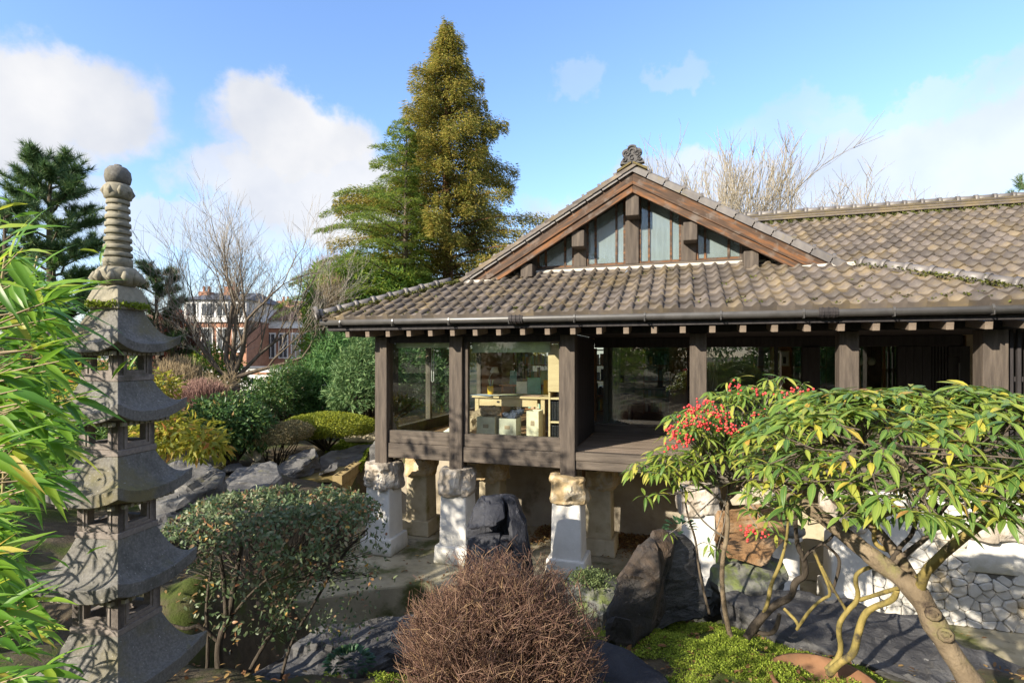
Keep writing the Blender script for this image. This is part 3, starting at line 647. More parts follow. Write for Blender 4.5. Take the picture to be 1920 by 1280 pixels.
for j in range(ROWS):
    v = -.715+j*PV
    for i in range(int((UR-UL)/TW)):
        u = UL+i*TW
        hip = max(v+.02, -.66)
        if u+TW*.5 < hip-.05 or u+TW*.5 > (UR+UL)-hip+.05: continue
        sk.append((j, u, v))
def tile_joined(name, items, par, fn):
    t0 = [np.array([q.co for q in m.vertices]) for m in (tm, te)]
    fs = [[list(p.vertices) for p in m.polygons] for m in (tm, te)]
    V = []; f4 = []; b = 0
    for it in items:
        k, M = fn(it); t = t0[k]; M = np.array(M)
        V.append(t@M[:3, :3].T+M[:3, 3]); f4.append(np.array(fs[k])+b); b += len(t)
    o = link(name, np_mesh(name, np.concatenate(V), [np.concatenate(f4)], MT['tile'], True), par); o['kind'] = 'stuff'
    return o
def sk_m(it):
    j, u, v = it
    return (1 if j == 0 else 0), Matrix.Translation((u, v, skz(v)+.012+R.uniform(-.003, .003))) @ Euler((AT-.030+R.uniform(-.006, .006), R.uniform(-.012, .012), R.uniform(-.01, .01))).to_matrix().to_4x4()
sk.sort(key=lambda t: (L2W(t[1], t[2], skz(t[2]))-Vector((0, 0, CZ))).length)
for it in sk[:300]:
    k, M = sk_m(it); o = link('eaves_tile' if k else 'roof_tile', te if k else tm, roof); o.matrix_local = M
if len(sk) > 300: tile_joined('roof_tiles', sk[300:], roof, sk_m)
# tiles on the pavilion's own side slopes (seen from elsewhere)
def side_m(it):
    s, r, vv = it
    run = .235
    if s < 0: u = .95+r*run if r >= 0 else .95+r*run*1.05
    u = UC+s*(3.05-r*run) if r >= 0 else UC+s*(3.05-r*.262)
    z = gzr(u)+.05 if r >= 0 else skz(.95+r*.262)+.0
    a = math.atan(RP if r >= 0 else PIT)-.02
    return 0, Matrix.Translation((u, vv, z)) @ Matrix.Rotation(-s*math.pi/2 if False else (math.pi/2 if s > 0 else -math.pi/2), 4, 'Z') @ Matrix.Rotation(a, 4, 'X')
its = [(s, r, 1.05+k*TW+(0 if s < 0 else TW)) for s in (-1, 1) for r in range(0, 13) for k in range(28)]+[(-1, r, max(.95, .95+r*.262)+.1+k*TW) for r in range(-6, 0) for k in range(28)]
tile_joined('side_roof_tiles', its, roof, side_m)

# half round ridge tile with collar, along local +x
def cap_mesh(name, L, r):
    m = MB(); n = 10
    for x0, x1, rr in ((0, L, r), (-.012, .045, r+.017)):
        b = len(m.v)
        for x in (x0, x1):
            for k in range(n+1):
                a = math.pi*k/n; m.v.append((x, rr*math.cos(a)*1.0, rr*math.sin(a)*.95+(-.03 if k in (0, n) else 0)))
        for k in range(n): m.f.append((b+k, b+k+n+1, b+k+n+2, b+k+1))
        m.f.append(tuple(b+k for k in range(n+1))); m.f.append(tuple(b+n+1+k for k in range(n, -1, -1)))
    me = m.mesh(name, MT['ridge']); me.polygons.foreach_set('use_smooth', [len(p.vertices) == 4 for p in me.polygons]); return me
cap_me = cap_mesh('ridge_tile', .30, .064)
def ridge_run(p0, p1, n, par, courses=2, capz=.10, wid=.20, moss=True):
    p0 = Vector(p0); p1 = Vector(p1); d = p1-p0; L = d.length; rot = d.to_track_quat('X', 'Z').to_euler()
    base = empty('ridge', p0); base.parent = par; base.rotation_euler = rot
    z = -.05
    for c in range(courses):
        h = .052; w = wid-.03*c
        MB().box((0, -w/2, z), (L, w/2, z+h-.014)).build('ridge_course', MT['tile'], base, bevel=.006)
        MB().box((0.01, -w/2+.022, z+h-.014), (L-.01, w/2-.022, z+h)).build('mortar_bed', MT['mortar'], base)
        z += h
    for k in range(n):
        link('ridge_tile', cap_me, base, loc=(k*L/n, R.uniform(-.004, .004), z+.015), rot=(R.uniform(-.03, .03), R.uniform(-.008, .008), R.uniform(-.012, .012)), scale=(L/n/.30*1.03, 1, 1))
    return base
def hipz(a): return skz(a)+.015
lh = ridge_run((-.70, -.70, hipz(-.70)), (.84, .84, hipz(.84)), 8, pav)
MB().lathe([(.0, 0), (.10, 0), (.105, .02), (.105, .05), (.07, .055), (.06, .04), (0, .045)], 16).build('end_tile', MT['ridge'], lh, smooth=False, loc=(-.02, 0, .10), rot=(0, -math.pi/2, 0))
rh = ridge_run((7.10, .84, hipz(.84)), (8.70, -.70, hipz(-.70)), 8, pav)
ridge_run((UC, 1.05, 6.22), (UC, 7.0, 6.22), 20, pav)
# verges
def verge_mesh():
    m = MB(); L = .31
    m.hexa([(.012, -.056, -.078), (L-.02, -.050, -.078), (L-.02, -.02, -.078), (.012, -.02, -.078), (.012, -.056, .012), (L-.02, -.05, .0), (L-.02, .05, .0), (.012, .05, .012)])
    n = 8; b = len(m.v)
    for x, r in ((-.012, .046), (L, .036)):
        for k in range(n+1):
            a = math.pi*k/n; m.v.append((x, .0+r*math.cos(a)*1.15, .004+r*math.sin(a)))
    for k in range(n): m.f.append((b+k, b+k+n+1, b+k+n+2, b+k+1))
    m.f.append(tuple(b+k for k in range(n+1))); m.f.append(tuple(b+n+1+k for k in range(n, -1, -1)))
    b2 = len(m.v)
    m.tube([(-.022, 0, .034), (.02, 0, .024)], .052, 8)
    return m.mesh('verge_tile', MT['ridge'])
vm = verge_mesh(); GA = math.atan(RP)
for s in (-1, 1):
    for k in range(12):
        t = k/12; u = UC+s*3.08*(1-t); z = gzr(u)+.075
        link('verge_tile', vm, roof, loc=(u, .93, z), rot=(R.uniform(-.02, .02), -GA+R.uniform(-.008, .008), 0) if s < 0 else (R.uniform(-.02, .02), GA-math.pi*0, 0), scale=(1 if s < 0 else -1, 1, 1))
# barge boards
for s in (-1, 1):
    e = UC+s*3.02
    for nm, zt, zb, v0, v1, ee in (('outer_barge_board', -.005, -.205, .925, .985, 3.02), ('inner_barge_board', -.208, -.325, .955, 1.02, 2.82)):
        e = UC+s*ee; ex = .06 if nm[0] == 'o' else 0
        poly = [(0, gzr(UC)+zt), (0, gzr(UC)+zb)]
        du = s*ee
        # the foot is cut level along the skirt
        zf = skz(.95)+.06
        ub = (gzr(UC)+zb-zf)/RP
        poly = [(0, gzr(UC)+zt+.03), (s*ee, gzr(e)+zt+.03), (s*ee, min(zf, gzr(e)+zt+.0)), (s*min(ub, ee-.05), zf), (0, gzr(UC)+zb)]
        if s > 0: poly = poly[::-1]
        MB().prism(poly, v0, v1).build(nm, MT['barge_left' if s < 0 else 'barge_right'], pav, bevel=.006, loc=(UC, 0, 0))
    # white flashing under the foot of the barge boards
    fz = skz(.93)+.02
    MB().prism([(s*2.35, fz+.02), (s*3.1, fz+.045), (s*3.12, fz-.03), (s*2.9, fz-.02), (s*2.6, fz-.01)][::s], .88, .93).build('flashing', MT['flash'], pav, loc=(UC, 0, 0))
    # soffit
    p = [(UC, .99, gzr(UC)-.20), (UC+s*2.75, .99, gzr(UC+s*2.75)-.20), (UC+s*2.75, 1.42, gzr(UC+s*2.75)-.20), (UC, 1.42, gzr(UC)-.20)]
    MB().hexa(p+[(a, b, c+.12) for a, b, c in p]).build('soffit', MT['wood'], pav)
# gable wall
VG = 1.36; zs = skz(VG)-.02
gw = B((UC-2.0, VG-.05, zs+.02), (UC+2.0, VG+.06, zs+.10), 'gable_sill', 'wood_h')
MB().tube([(UC-2.1, VG-.07, zs+.035), (UC, VG-.07, zs+.03), (UC+2.35, VG-.07, zs+.035)], .03, 8).build('lead_roll', MT['flash'], pav)
def top(u): return gzr(u)-.21
def gpost(x0, x1, d=.05):
    u0, u1 = UX(x0, VG), UX(x1, VG)
    MB().hexa([(u0, VG-d, zs+.10), (u1, VG-d, zs+.10), (u1, VG+.05, zs+.10), (u0, VG+.05, zs+.10), (u0, VG-d, top(u0)), (u1, VG-d, top(u1)), (u1, VG+.05, top(u1)), (u0, VG+.05, top(u0))]).build('gable_post', MT['wood'], pav, bevel=.006)
gpost(1173, 1198, .06); gpost(1077, 1100); gpost(1277, 1305); gpost(978, 1008); gpost(1390, 1420)
def gwin(xs, par=None):
    us = [UX(x, VG) for x in xs]
    for a, b in zip(us[:-1], us[1:]):
        a2, b2 = a+.018, b-.018
        m = MB().hexa([(a2, VG-.004, zs+.14), (b2, VG-.004, zs+.14), (b2, VG+.004, zs+.14), (a2, VG+.004, zs+.14), (a2, VG-.004, top(a2)-.03), (b2, VG-.004, top(b2)-.03), (b2, VG+.004, top(b2)-.03), (a2, VG+.004, top(a2)-.03)])
        m.build('gable_pane', G3, pav)
    for i, a in enumerate(us):
        w = .017
        MB().hexa([(a-w, VG-.025, zs+.103), (a+w, VG-.025, zs+.103), (a+w, VG+.025, zs+.103), (a-w, VG+.025, zs+.103), (a-w, VG-.025, top(a-w)-.002), (a+w, VG-.025, top(a+w)-.002), (a+w, VG+.025, top(a+w)-.002), (a-w, VG+.025, top(a-w)-.002)]).build('mullion', MT['barge'], pav)
    B((us[0]+.019, VG-.022, zs+.103), (us[-1]-.019, VG+.022, zs+.138), 'window_rail', 'barge', bv=.003)
gwin([1102, 1117, 1156, 1171]); gwin([1200, 1217, 1258, 1275]); gwin([1010, 1024, 1060, 1075]); gwin([1307, 1322, 1366, 1389])
MB().prism([(UC-2.3, zs+.1), (UC+2.3, zs+.1), (UC, gzr(UC)-.3)], VG+.35, VG+.4).build('attic_blind', plain('attic_curtain', (.20, .21, .20), .9), pav)
for k, (x0, x1, h) in enumerate(((1173, 1198, .36), (1072, 1095, .27), (1281, 1308, .29), (975, 999, .22), (1392, 1426, .27))):
    u0, u1 = UX(x0, 1.02), UX(x1, 1.02); uc = (u0+u1)/2; zt = gzr(uc)-.335+.02
    if k: zt = gzr(uc)-.34
    B((uc-.105, 1.022, zt-h), (uc+.105, 1.34, zt), 'purlin_end', 'wood', bv=.012)
# ridge end ornament: a cloud-scroll plate with raised curls
MT['orn'] = surf('dark_ornament_clay', [(.3, (.055, .053, .055)), (.7, (.115, .11, .108))], 8, 7, .6, .4, 30)
orn = empty('ridge_ornament', (UC, .86, 6.28)); orn.parent = pav; orn.scale = (.70, .9, .70)
pl = []
for k in range(64):
    a = 2*math.pi*k/64
    r = .155+.035*abs(math.sin(2.5*a+math.pi/4))+(.02 if abs(math.sin(a)) > .9 else 0)
    pl.append((r*1.22*math.cos(a), .20+r*math.sin(a)))
MB().prism(pl, 0, .085).build('plate', MT['orn'], orn, bevel=.008)
MB().prism([(-.27, -.02), (.27, -.02), (.25, .06), (.17, .12), (-.17, .12), (-.25, .06)], .01, .12).build('foot', MT['orn'], orn, bevel=.01)
def spiral(cx, cz, r0, turns, sg, ph): return [(cx+sg*r0*(1-.72*t/24)*math.cos(ph+turns*2*math.pi*t/24), -.005, cz+r0*(1-.72*t/24)*math.sin(ph+turns*2*math.pi*t/24)) for t in range(25)]
for sg in (-1, 1):
    MB().tube(spiral(sg*.115, .20, .07, 1.2, sg, 0), .017, 6).build('curl', MT['orn'], orn); MB().tube(spiral(sg*.17, .08, .06, 1.1, sg, 1.5), .016, 6).build('curl', MT['orn'], orn)
MB().tube([(.10*math.cos(a), -.005, .27+.10*math.sin(a)) for a in [math.pi*(-.15+1.3*t/14) for t in range(15)]], .019, 6).build('curl', MT['orn'], orn)
MB().tube([(.055*math.cos(a), -.01, .24+.06*math.sin(a)) for a in [math.pi*(-.2+1.4*t/12) for t in range(13)]], .015, 6).build('curl', MT['orn'], orn)
MB().tube(spiral(0, .10, .062, 1.0, 1, 1.2), .016, 6).build('curl', MT['orn'], orn)
for s in (-1, 1):
    MB().hexa([(s*.02, -.02, -.02), (s*.34, -.02, -.20), (s*.34, .12, -.20), (s*.02, .12, -.02), (s*.02, -.02, .02), (s*.34, -.02, -.14), (s*.34, .12, -.14), (s*.02, .12, .02)]).build('mortar_bed', MT['mortar'], orn)
# fascia, rafters, gutter
B((UL, -.60, 3.60), (9.9, -.565, 3.745), 'fascia', 'black'); B((UL, -.56, 3.60), (UL+.035, 6.5, 3.745), 'fascia', 'black')
MT['rafter'] = surf('pale_rafter', [(.3, (.13, .10, .078)), (.7, (.22, .175, .135))], 5, 7, .8, .3, 14)
ra = MB().box((-.037, 0, -.045), (.037, .45, .045)).mesh('rafter', MT['rafter'])
for k in range(26):
    u = -.32+k*.36; o = link('rafter', ra, roof, loc=(u, -.562, 3.545), rot=(AT*.3, 0, 0)); bev(o, .004, 1)
gp = [(UL-.06, -.67, 3.735), (2, -.67, 3.725), (5, -.67, 3.718), (UR+1.6, -.67, 3.712)]
gut = MB().tube(gp, .052, 12).build('gutter', MT['gutter'], pav, smooth=True)
MB().tube([(UL-.01, -.62, 3.73), (UL-.01, 5, 3.73)], .052, 10).build('gutter', MT['gutter'], pav, smooth=True)
for u in [-.35+.92*k for k in range(11)]:
    MB().tube([(u, -.74, 3.70), (u, -.735, 3.66), (u, -.67, 3.657), (u, -.60, 3.70)], .008, 6).build('gutter_bracket', MT['gutter'], gut)
    MB().tube([(u-.012, -.67, 3.725), (u+.012, -.67, 3.725)], .060, 12).build('gutter_clip', MT['gutter'], gut)
for u in (2.5, 6.35):
    MB().tube([(u-.10, -.67, 3.723), (u+.10, -.67, 3.721)], .066, 12).build('gutter_joint', MT['black'], gut)
    for q in (-.06, 0, .06): MB().tube([(u+q-.008, -.67, 3.722), (u+q+.008, -.67, 3.722)], .074, 12).build('joint_strap', MT['black'], gut)
# moss pads on the tiles
P = []
for _ in range(120):
    u = rng.uniform(UL, UR); v = rng.choice([rng.uniform(-.7, 1.2), -.66+rng.uniform(0, .3)])
    if v > u+.2 or v > 8-u: continue
    c = np.array([u, v, skz(v)+.02]); P.append(c+rng.normal(size=(14, 3))*[.035, .03, .006])
for _ in range(200):
    a = rng.uniform(-.66, .95); s = rng.choice([-1, 1]); P.append(np.array([(a if s < 0 else 8-a-.0), a-.10, skz(a)+.035])+rng.normal(size=(16, 3))*[.05, .025, .012])
P = np.concatenate(P)
leaf_obj('roof_moss', roof, MT['tilemoss'], P, rdir(len(P)), np.tile([0, 0, 1.], (len(P), 1))+rdir(len(P))*.5, .035, .03)

# ------------------------------------------------------------------ long tiled hall behind
hall = empty('tiled_hall', (OX, OY, 0), ANG, 'long hall with grey pantiled roof and mossy ridge, rising behind the pavilion on the right', 'building')
HV, HZ, HP = 5.2, 6.18, .5; HA = math.atan(HP)
def hz(v): return HZ-HP*(HV-v)
hr = MB().hexa([(4, .3, hz(.3)-.1), (19, .3, hz(.3)-.1), (19, HV, HZ-.1), (4, HV, HZ-.1), (4, .3, hz(.3)-.02), (19, .3, hz(.3)-.02), (19, HV, HZ-.02), (4, HV, HZ-.02)]).hexa([(4, HV, HZ-.1), (19, HV, HZ-.1), (19, 10, HZ-2.5), (4, 10, HZ-2.5), (4, HV, HZ-.02), (19, HV, HZ-.02), (19, 10, HZ-2.42), (4, 10, HZ-2.42)]).build('roof', MT['black'], hall)
MB().box((9.2, 2.4, 0), (18.8, 2.6, hz(2.4)-.1)).box((3.3, 9.4, 0), (18.8, 9.6, 3.9)).box((18.6, 2.6, 0), (18.8, 9.4, 3.9)).box((3.3, 6.2, 0), (3.5, 9.4, 3.7)).build('wall', MT['black'], hall)
ht = []
for j in range(19):
    v = HV-.16-.262*j-.262
    for i in range(70):
        u = 4.2+i*TW
        if v < .2: continue
        # what lies inside the pavilion's own roof is left out
        if u < 7.3 and (hz(v) < gzr(u)-.25 or v < 1): continue
        if u < 8.7 and v < 1.2 and v < 8.3-u: continue
        ht.append((j, u, v))
def ht_m(it):
    j, u, v = it; return 0, Matrix.Translation((u, v, hz(v)+.0+R.uniform(-.003, .003))) @ Euler((HA-.030+R.uniform(-.006, .006), R.uniform(-.015, .015), R.uniform(-.01, .01))).to_matrix().to_4x4()
def inview(it):
    p = L2W(it[1], it[2], hz(it[2])); x = 960+F*p.x/p.y; y = 668-(p.z-CZ)/p.y*F
    return (x < 1940 and y > 350 and p.x > 0 and not (x < 1600 and y > 330+.42*(x-1185)) and not (x >= 1600 and y > 500+.11*(x-1600)))
a1 = [t for t in ht if inview(t)]; a2 = [t for t in ht if not inview(t)]
a1.sort(key=lambda t: (L2W(t[1], t[2], hz(t[2]))-Vector((0, 0, CZ))).length)
for it in a1[:300]:
    k, M = ht_m(it); o = link('roof_tile', tm, hr); o.matrix_local = M
tile_joined('roof_tiles', a1[300:]+a2, hr, ht_m)
ridge_run((4.2, HV, HZ+.05), (18.8, HV, HZ+.05), 48, hall, courses=3, wid=.26)
P = np.stack([rng.uniform(4.2, 18, 5000), HV-rng.uniform(.10, .28, 5000), np.zeros(5000)], 1); P[:, 2] = HZ-HP*(HV-P[:, 1])+.03
leaf_obj('roof_moss', hr, MT['tilemoss'], P, rdir(5000), np.tile([0, 0, 1.], (5000, 1))+rdir(5000)*.5, .04, .03)
# ------------------------------------------------------------------ things inside the pavilion
def lemp(name, u, v, z, label, cat, group=None, rz=0):
    p = L2W(u, v, z); return empty(name, p, ANG+rz, label, cat, group)
def LB(par, a, b, name, mat, bv=.004):
    return B(a, b, name, mat, par, bv)
t = lemp('work_table', 1.75, 1.25, 1.802, 'pale pine work table with a drawer, behind the large window', 'table')
LB(t, (-.55, -.35, .68), (.95, .45, .715), 'tabletop', 'pine_wood'); LB(t, (-.45, -.30, .54), (.62, -.27, .678), 'drawer', 'pine_wood'); LB(t, (-.45, .36, .54), (.8, .39, .678), 'apron', 'pine_wood')
for a, b in ((-.47, -.28), (.72, -.28), (-.47, .38), (.78, .38)): LB(t, (a-.035, b-.035, 0), (a+.035, b+.035, .678), 'leg', 'pine_wood')
LB(t, (-.1, -.32, .60), (-.06, -.305, .63), 'drawer_knob', 'black')
PAP = [plain('paper_blue', (.42, .52, .68), .8), plain('paper_green', (.48, .60, .36), .8), plain('paper_white', (.75, .73, .66), .8), plain('paper_pink', (.66, .45, .34), .8), plain('card_teal', (.20, .42, .36), .7), plain('box_cream', (.62, .58, .44), .8), plain('box_grey', (.42, .41, .34), .8), plain('bag_brown', (.34, .26, .18), .9), plain('cloth_navy', (.05, .06, .10), .9), plain('pot_yellow', (.60, .36, .02), .5), plain('screen_black', (.012, .012, .016), .3, .6), plain('shelf_green', (.12, .25, .18), .7)]
for i, (a, b, w, h, m, lb) in enumerate(((-.35, -.22, .42, .3, 0, 'blue paper sheet on the work table by its left end'), (.1, -.1, .4, .28, 1, 'green paper sheet on the middle of the work table'), (.5, -.22, .36, .26, 3, 'pinkish paper sheet on the right end of the work table'), (-.05, -.28, .3, .2, 2, 'white paper sheet at the front edge of the work table'))):
    p = L2W(1.75+a, 1.25+b, 2.52+i*.003); o = MB().box((-w/2, -h/2, 0), (w/2, h/2, .002)).build('paper_sheet', PAP[m], loc=p, rot=(0, 0, ANG+R.uniform(-.4, .4))); tag(o, lb, 'paper')
p = lemp('pencil_pot', 1.42, 1.25, 2.519, 'yellow pot of pencils on the left part of the work table', 'pot')
MB().lathe([(.05, 0), (.06, .15), (.052, .15), (.046, .02)], 14).build('pot', PAP[9], p)
for k in range(6): MB().tube([(R.uniform(-.02, .02), R.uniform(-.02, .02), .03), (R.uniform(-.06, .06), R.uniform(-.06, .06), .27)], .006, 5).build('pencil', PAP[R.randrange(4)], p)
for (u, v, w, d, h, m, lb) in ((1.62, .62, .32, .3, .40, 5, 'cream storage box under the work table, under the brown bag'), (1.98, .66, .30, .3, .38, 6, 'greyish storage box under the work table, under the dark cloth'), (2.42, .62, .20, .3, .52, 5, 'tall cream folder box right of the work table leg')):
    b = lemp('storage_box', u, v, 1.802, lb, 'box', 'boxes under the work table')
    mm = MB().box((-w/2, -d/2, 0), (w/2, d/2, .012))
    for q in ((-w/2, -d/2, -w/2+.012, d/2), (w/2-.012, -d/2, w/2, d/2), (-w/2+.012, -d/2, w/2-.012, -d/2+.012), (-w/2+.012, d/2-.012, w/2-.012, d/2)): mm.box((q[0], q[1], .012), (q[2], q[3], h))
    mm.build('box_body', PAP[m], b); LB(b, (-w*.15, -d/2-.006, h*.55), (w*.15, -d/2-.001, h*.7), 'label_holder', PAP[7], 0)
def lump(name, u, v, z, rx, rz_, m, label, cat, seed):
    pts = [L2W(u, v, z)+Vector((rx*math.cos(k*.8)*R.uniform(.7, 1), rx*.8*math.sin(k*.8)*R.uniform(.7, 1), rz_*(.1+.9*((k*.37) % 1)))) for k in range(24)]
    return rock(name, label, pts, m, seed, .05, .03, cat, freq=8)
lump('crumpled_bag', 1.62, .62, 2.19, .20, .18, PAP[7], 'crumpled brown bag on the cream storage box', 'bag', 3); lump('folded_cloth', 2.0, .66, 2.17, .18, .13, PAP[8], 'dark folded cloth heaped on the greyish storage box', 'cloth', 4)
lump('white_cushion', 1.05, .55, 1.802, .2, .2, PAP[2], 'white rounded bundle on the floor by the narrow corner window', 'bundle', 6); lump('sack', 1.22, .9, 1.802, .17, .5, PAP[7], 'slumped brown sack standing behind the white bundle', 'sack', 7)
b = lemp('waste_bin', 2.78, .95, 1.802, 'dark waste bin with a black liner, right of the tall box', 'bin')
MB().lathe([(.13, 0), (.17, .40), (.16, .40), (.12, .02)], 16).build('bin_body', PAP[6], b); MB().lathe([(.172, .30), (.185, .42), (.165, .43), (.15, .35)], 16).build('liner', PAP[8], b)
b = lemp('bookcase', 2.90, .40, 1.802, 'narrow pale pine bookcase against the right side of the large window', 'bookcase')
LB(b, (-.14, -.25, 0), (-.11, .25, 1.5), 'side_panel', 'pine_wood'); LB(b, (.11, -.25, 0), (.14, .25, 1.5), 'side_panel', 'pine_wood'); LB(b, (-.108, .22, 0), (.108, .25, 1.5), 'back_panel', 'pine_wood')
for k, z in enumerate((.02, .38, .74, 1.1, 1.46)): LB(b, (-.108, -.25, z), (.108, .219, z+.03), 'shelf', 'pine_wood')
LB(b, (-.14, -.275, .86), (.14, -.252, 1.58), 'front_panel', 'pine_wood')
for z0 in (.052, .412):
    for k in range(5): o = lemp('binder', 2.90-.084+k*.042, .33, 1.802+z0, ('leftmost', 'second from left', 'middle', 'second from right', 'rightmost')[k]+' black ring binder on the '+('bottom' if z0 < .1 else 'second')+' shelf of the pine bookcase', 'binder', 'black binders on the '+('bottom' if z0 < .1 else 'second')+' bookcase shelf'); LB(o, (-.019, -.15, 0), (.019, .10, .29), 'binder_body', PAP[10], .004)
b = lemp('magazine_rack', 2.55, 2.3, 1.802, 'grey metal shelf unit with stacked white papers behind the work table', 'shelf')
LB(b, (-.2, -.15, 0), (-.18, .15, 1.25), 'side_panel', PAP[6]); LB(b, (.3, -.15, 0), (.32, .15, 1.25), 'side_panel', PAP[6])
for z in (.05, .45, .85, 1.22): LB(b, (-.178, -.15, z), (.298, .15, z+.02), 'shelf', PAP[6]); LB(b, (-.12, -.12, z+.022), (.2, .12, z+.09), 'paper_stack', PAP[2])
b = lemp('drawing_desk', 1.5, 4.4, 1.802, 'long orange timber desk by the far windows of the corner room', 'desk')
LB(b, (-.9, -.3, .70), (1.3, .3, .74), 'desktop', 'orange')
for a in (-.85, 1.22): LB(b, (a, -.28, 0), (a+.05, .28, .70), 'side_panel', 'orange')
for k, (u, m, lb) in enumerate(((.95, 4, 'teal card standing at the left of the far desk'), (1.7, 1, 'light green card propped on the far desk'), (2.3, 11, 'dark green board leaning at the right of the far desk'))):
    o = lemp('card', u, 4.25, 2.545, lb, 'card'); MB().hexa([(-.14, 0, 0), (.14, 0, 0), (.14, .02, 0), (-.14, .02, 0), (-.14, .06, .32), (.14, .06, .32), (.14, .08, .32), (-.14, .08, .32)]).build('card_sheet', PAP[m], o)
def chair(u, v, rz, lb):
    c = lemp('office_chair', u, v, 1.802, lb, 'chair', None, rz)
    LB(c, (-.22, -.22, .44), (.22, .22, .51), 'seat', PAP[8], .02); LB(c, (-.2, .19, .60), (.2, .25, 1.02), 'backrest', PAP[8], .02); LB(c, (-.03, .21, .50), (.03, .24, .62), 'back_bar', PAP[10])
    MB().tube([(0, 0, .1), (0, 0, .45)], .03, 8).build('column', PAP[6], c)
    for k in range(5):
        a = k*2*math.pi/5; MB().tube([(0, 0, .11), (.27*math.cos(a), .27*math.sin(a), .05)], .02, 6).build('leg', PAP[6], c); MB().lathe([(.0, 0), (.03, .01), (.03, .04), (0, .05)], 8, (.27*math.cos(a), .27*math.sin(a), 0)).build('castor', PAP[10], c)
chair(3.7, 3.2, .5, 'dark blue office chair behind the sliding window of the deck'); chair(5.0, 3.5, -.6, 'dark office chair behind the deck window by the fourth post')
cr_ = random.Random(77)
for (u, v, w_, n_, lb) in ((.98, 5.72, 1.0, 4, 'tall shelf of coloured files at the left of the far wall in the corner room'), (2.5, 5.72, .8, 4, 'tall shelf of coloured files at the right of the far wall in the corner room'), (4.6, 5.72, 1.6, 4, 'wide shelf of books on the far wall behind the deck window'), (6.9, 5.0, 1.4, 4, 'shelf of books behind the window near the fifth post')):
    b = lemp('book_shelf', u, v, 1.802, lb, 'shelf')
    LB(b, (-w_/2, -.14, 0), (-w_/2+.03, .14, 1.6), 'side_panel', 'orange'); LB(b, (w_/2-.03, -.14, 0), (w_/2, .14, 1.6), 'side_panel', 'orange')
    for k in range(n_+1):
        z = .02+k*.38; LB(b, (-w_/2+.032, -.14, z), (w_/2-.032, .14, z+.03), 'shelf', 'orange')
        x = -w_/2+.05
        while k < n_ and x < w_/2-.12:
            bw_ = cr_.uniform(.03, .09); LB(b, (x, -.12, z+.032), (x+bw_, .08, z+.032+cr_.uniform(.18, .30)), 'book', PAP[cr_.randrange(12)], 0); x += bw_+cr_.choice([.004, .004, .05])
for (u, v, lb) in ((1.35, 1.55, 'desk lamp with a pale shade at the back of the work table'),):
    o = lemp('desk_lamp', u, v, 2.519, lb, 'lamp'); MB().lathe([(.08, 0), (.08, .02), (.02, .03)], 14).build('base', PAP[10], o); MB().tube([(0, 0, .02), (-.08, 0, .25), (.05, -.05, .45)], .008, 6).build('arm', PAP[6], o); MB().lathe([(.09, 0), (.05, .10), (.03, .11)], 14).build('lamp_shade', PAP[2], o, loc=(.06, -.05, .38))
for k, (u, v, w_, h_, m, lb) in enumerate(((2.15, 1.55, .25, .3, 4, 'teal folder standing at the back of the work table'), (2.45, 1.5, .22, .26, 9, 'yellow folder standing at the right back of the work table'), (1.9, 1.6, .2, .22, 2, 'white card standing at the middle back of the work table'))):
    o = lemp('folder', u, v, 2.519, lb, 'folder'); LB(o, (-w_/2, 0, 0), (w_/2, .03, h_), 'folder_cover', PAP[m], 0)
o = lemp('easel', 2.35, 2.6, 1.802, 'orange wooden easel with a leaning board behind the work table', 'easel')
MB().bar((-.3, 0, 0), (0, .12, 1.5), .05, .04).bar((.3, 0, 0), (0, .12, 1.5), .05, .04).bar((-.25, .02, .6), (.25, .02, .6), .05, .05).build('frame', MT['orange'], o); MB().hexa([(-.22, -.03, .63), (.22, -.03, .63), (.22, 0, .63), (-.22, 0, .63), (-.22, .06, 1.2), (.22, .06, 1.2), (.22, .09, 1.2), (-.22, .09, 1.2)]).build('board', PAP[4], o)
for k, (u, v, lb) in enumerate(((3.45, 2.35, 'grey-green curtain gathered at the left end inside the deck window'), (5.15, 2.35, 'grey-green curtain gathered behind the fourth post'))):
    o = lemp('curtain', u, v, 1.85, lb, 'curtain'); pl2 = [(-.16+.02*i, .03*math.sin(i*1.9)) for i in range(17)]; MB().slab(pl2+[(x, y+.012) for x, y in pl2[::-1]], 0, 1.6).build('curtain_cloth', PAP[6], o)
t = lemp('office_desk', 4.4, 4.0, 1.802, 'dark office desk deep inside behind the deck window', 'desk'); LB(t, (-.8, -.35, .70), (.9, .35, .74), 'desktop', 'black')
for a in (-.78, .82): LB(t, (a, -.33, 0), (a+.05, .33, .70), 'side_panel', 'black')
b = lemp('book_stack', 3.45, 2.75, 1.802, 'low stack of brown books at the left end inside the deck window', 'books')
for k in range(6): LB(b, (-.14+R.uniform(-.02, .02), -.1, .01+k*.07), (.14+R.uniform(-.02, .02), .1, .07+k*.07), 'book', PAP[(7, 3, 7, 6, 7, 8)[k]])
u_, z_ = pxL(1471, 672, 2.66)
b = lemp('framed_picture', u_, 2.69, z_-.14, 'small framed pale picture on the orange timber panel behind the deck window', 'picture')
LB(b, (-.085, -.02, 0), (.085, 0, .28), 'frame', 'pine_wood'); LB(b, (-.065, -.026, .02), (.065, -.022, .26), 'print', PAP[2], 0); LB(b, (-.025, -.029, .05), (.025, -.027, .17), 'figure', PAP[10], 0)
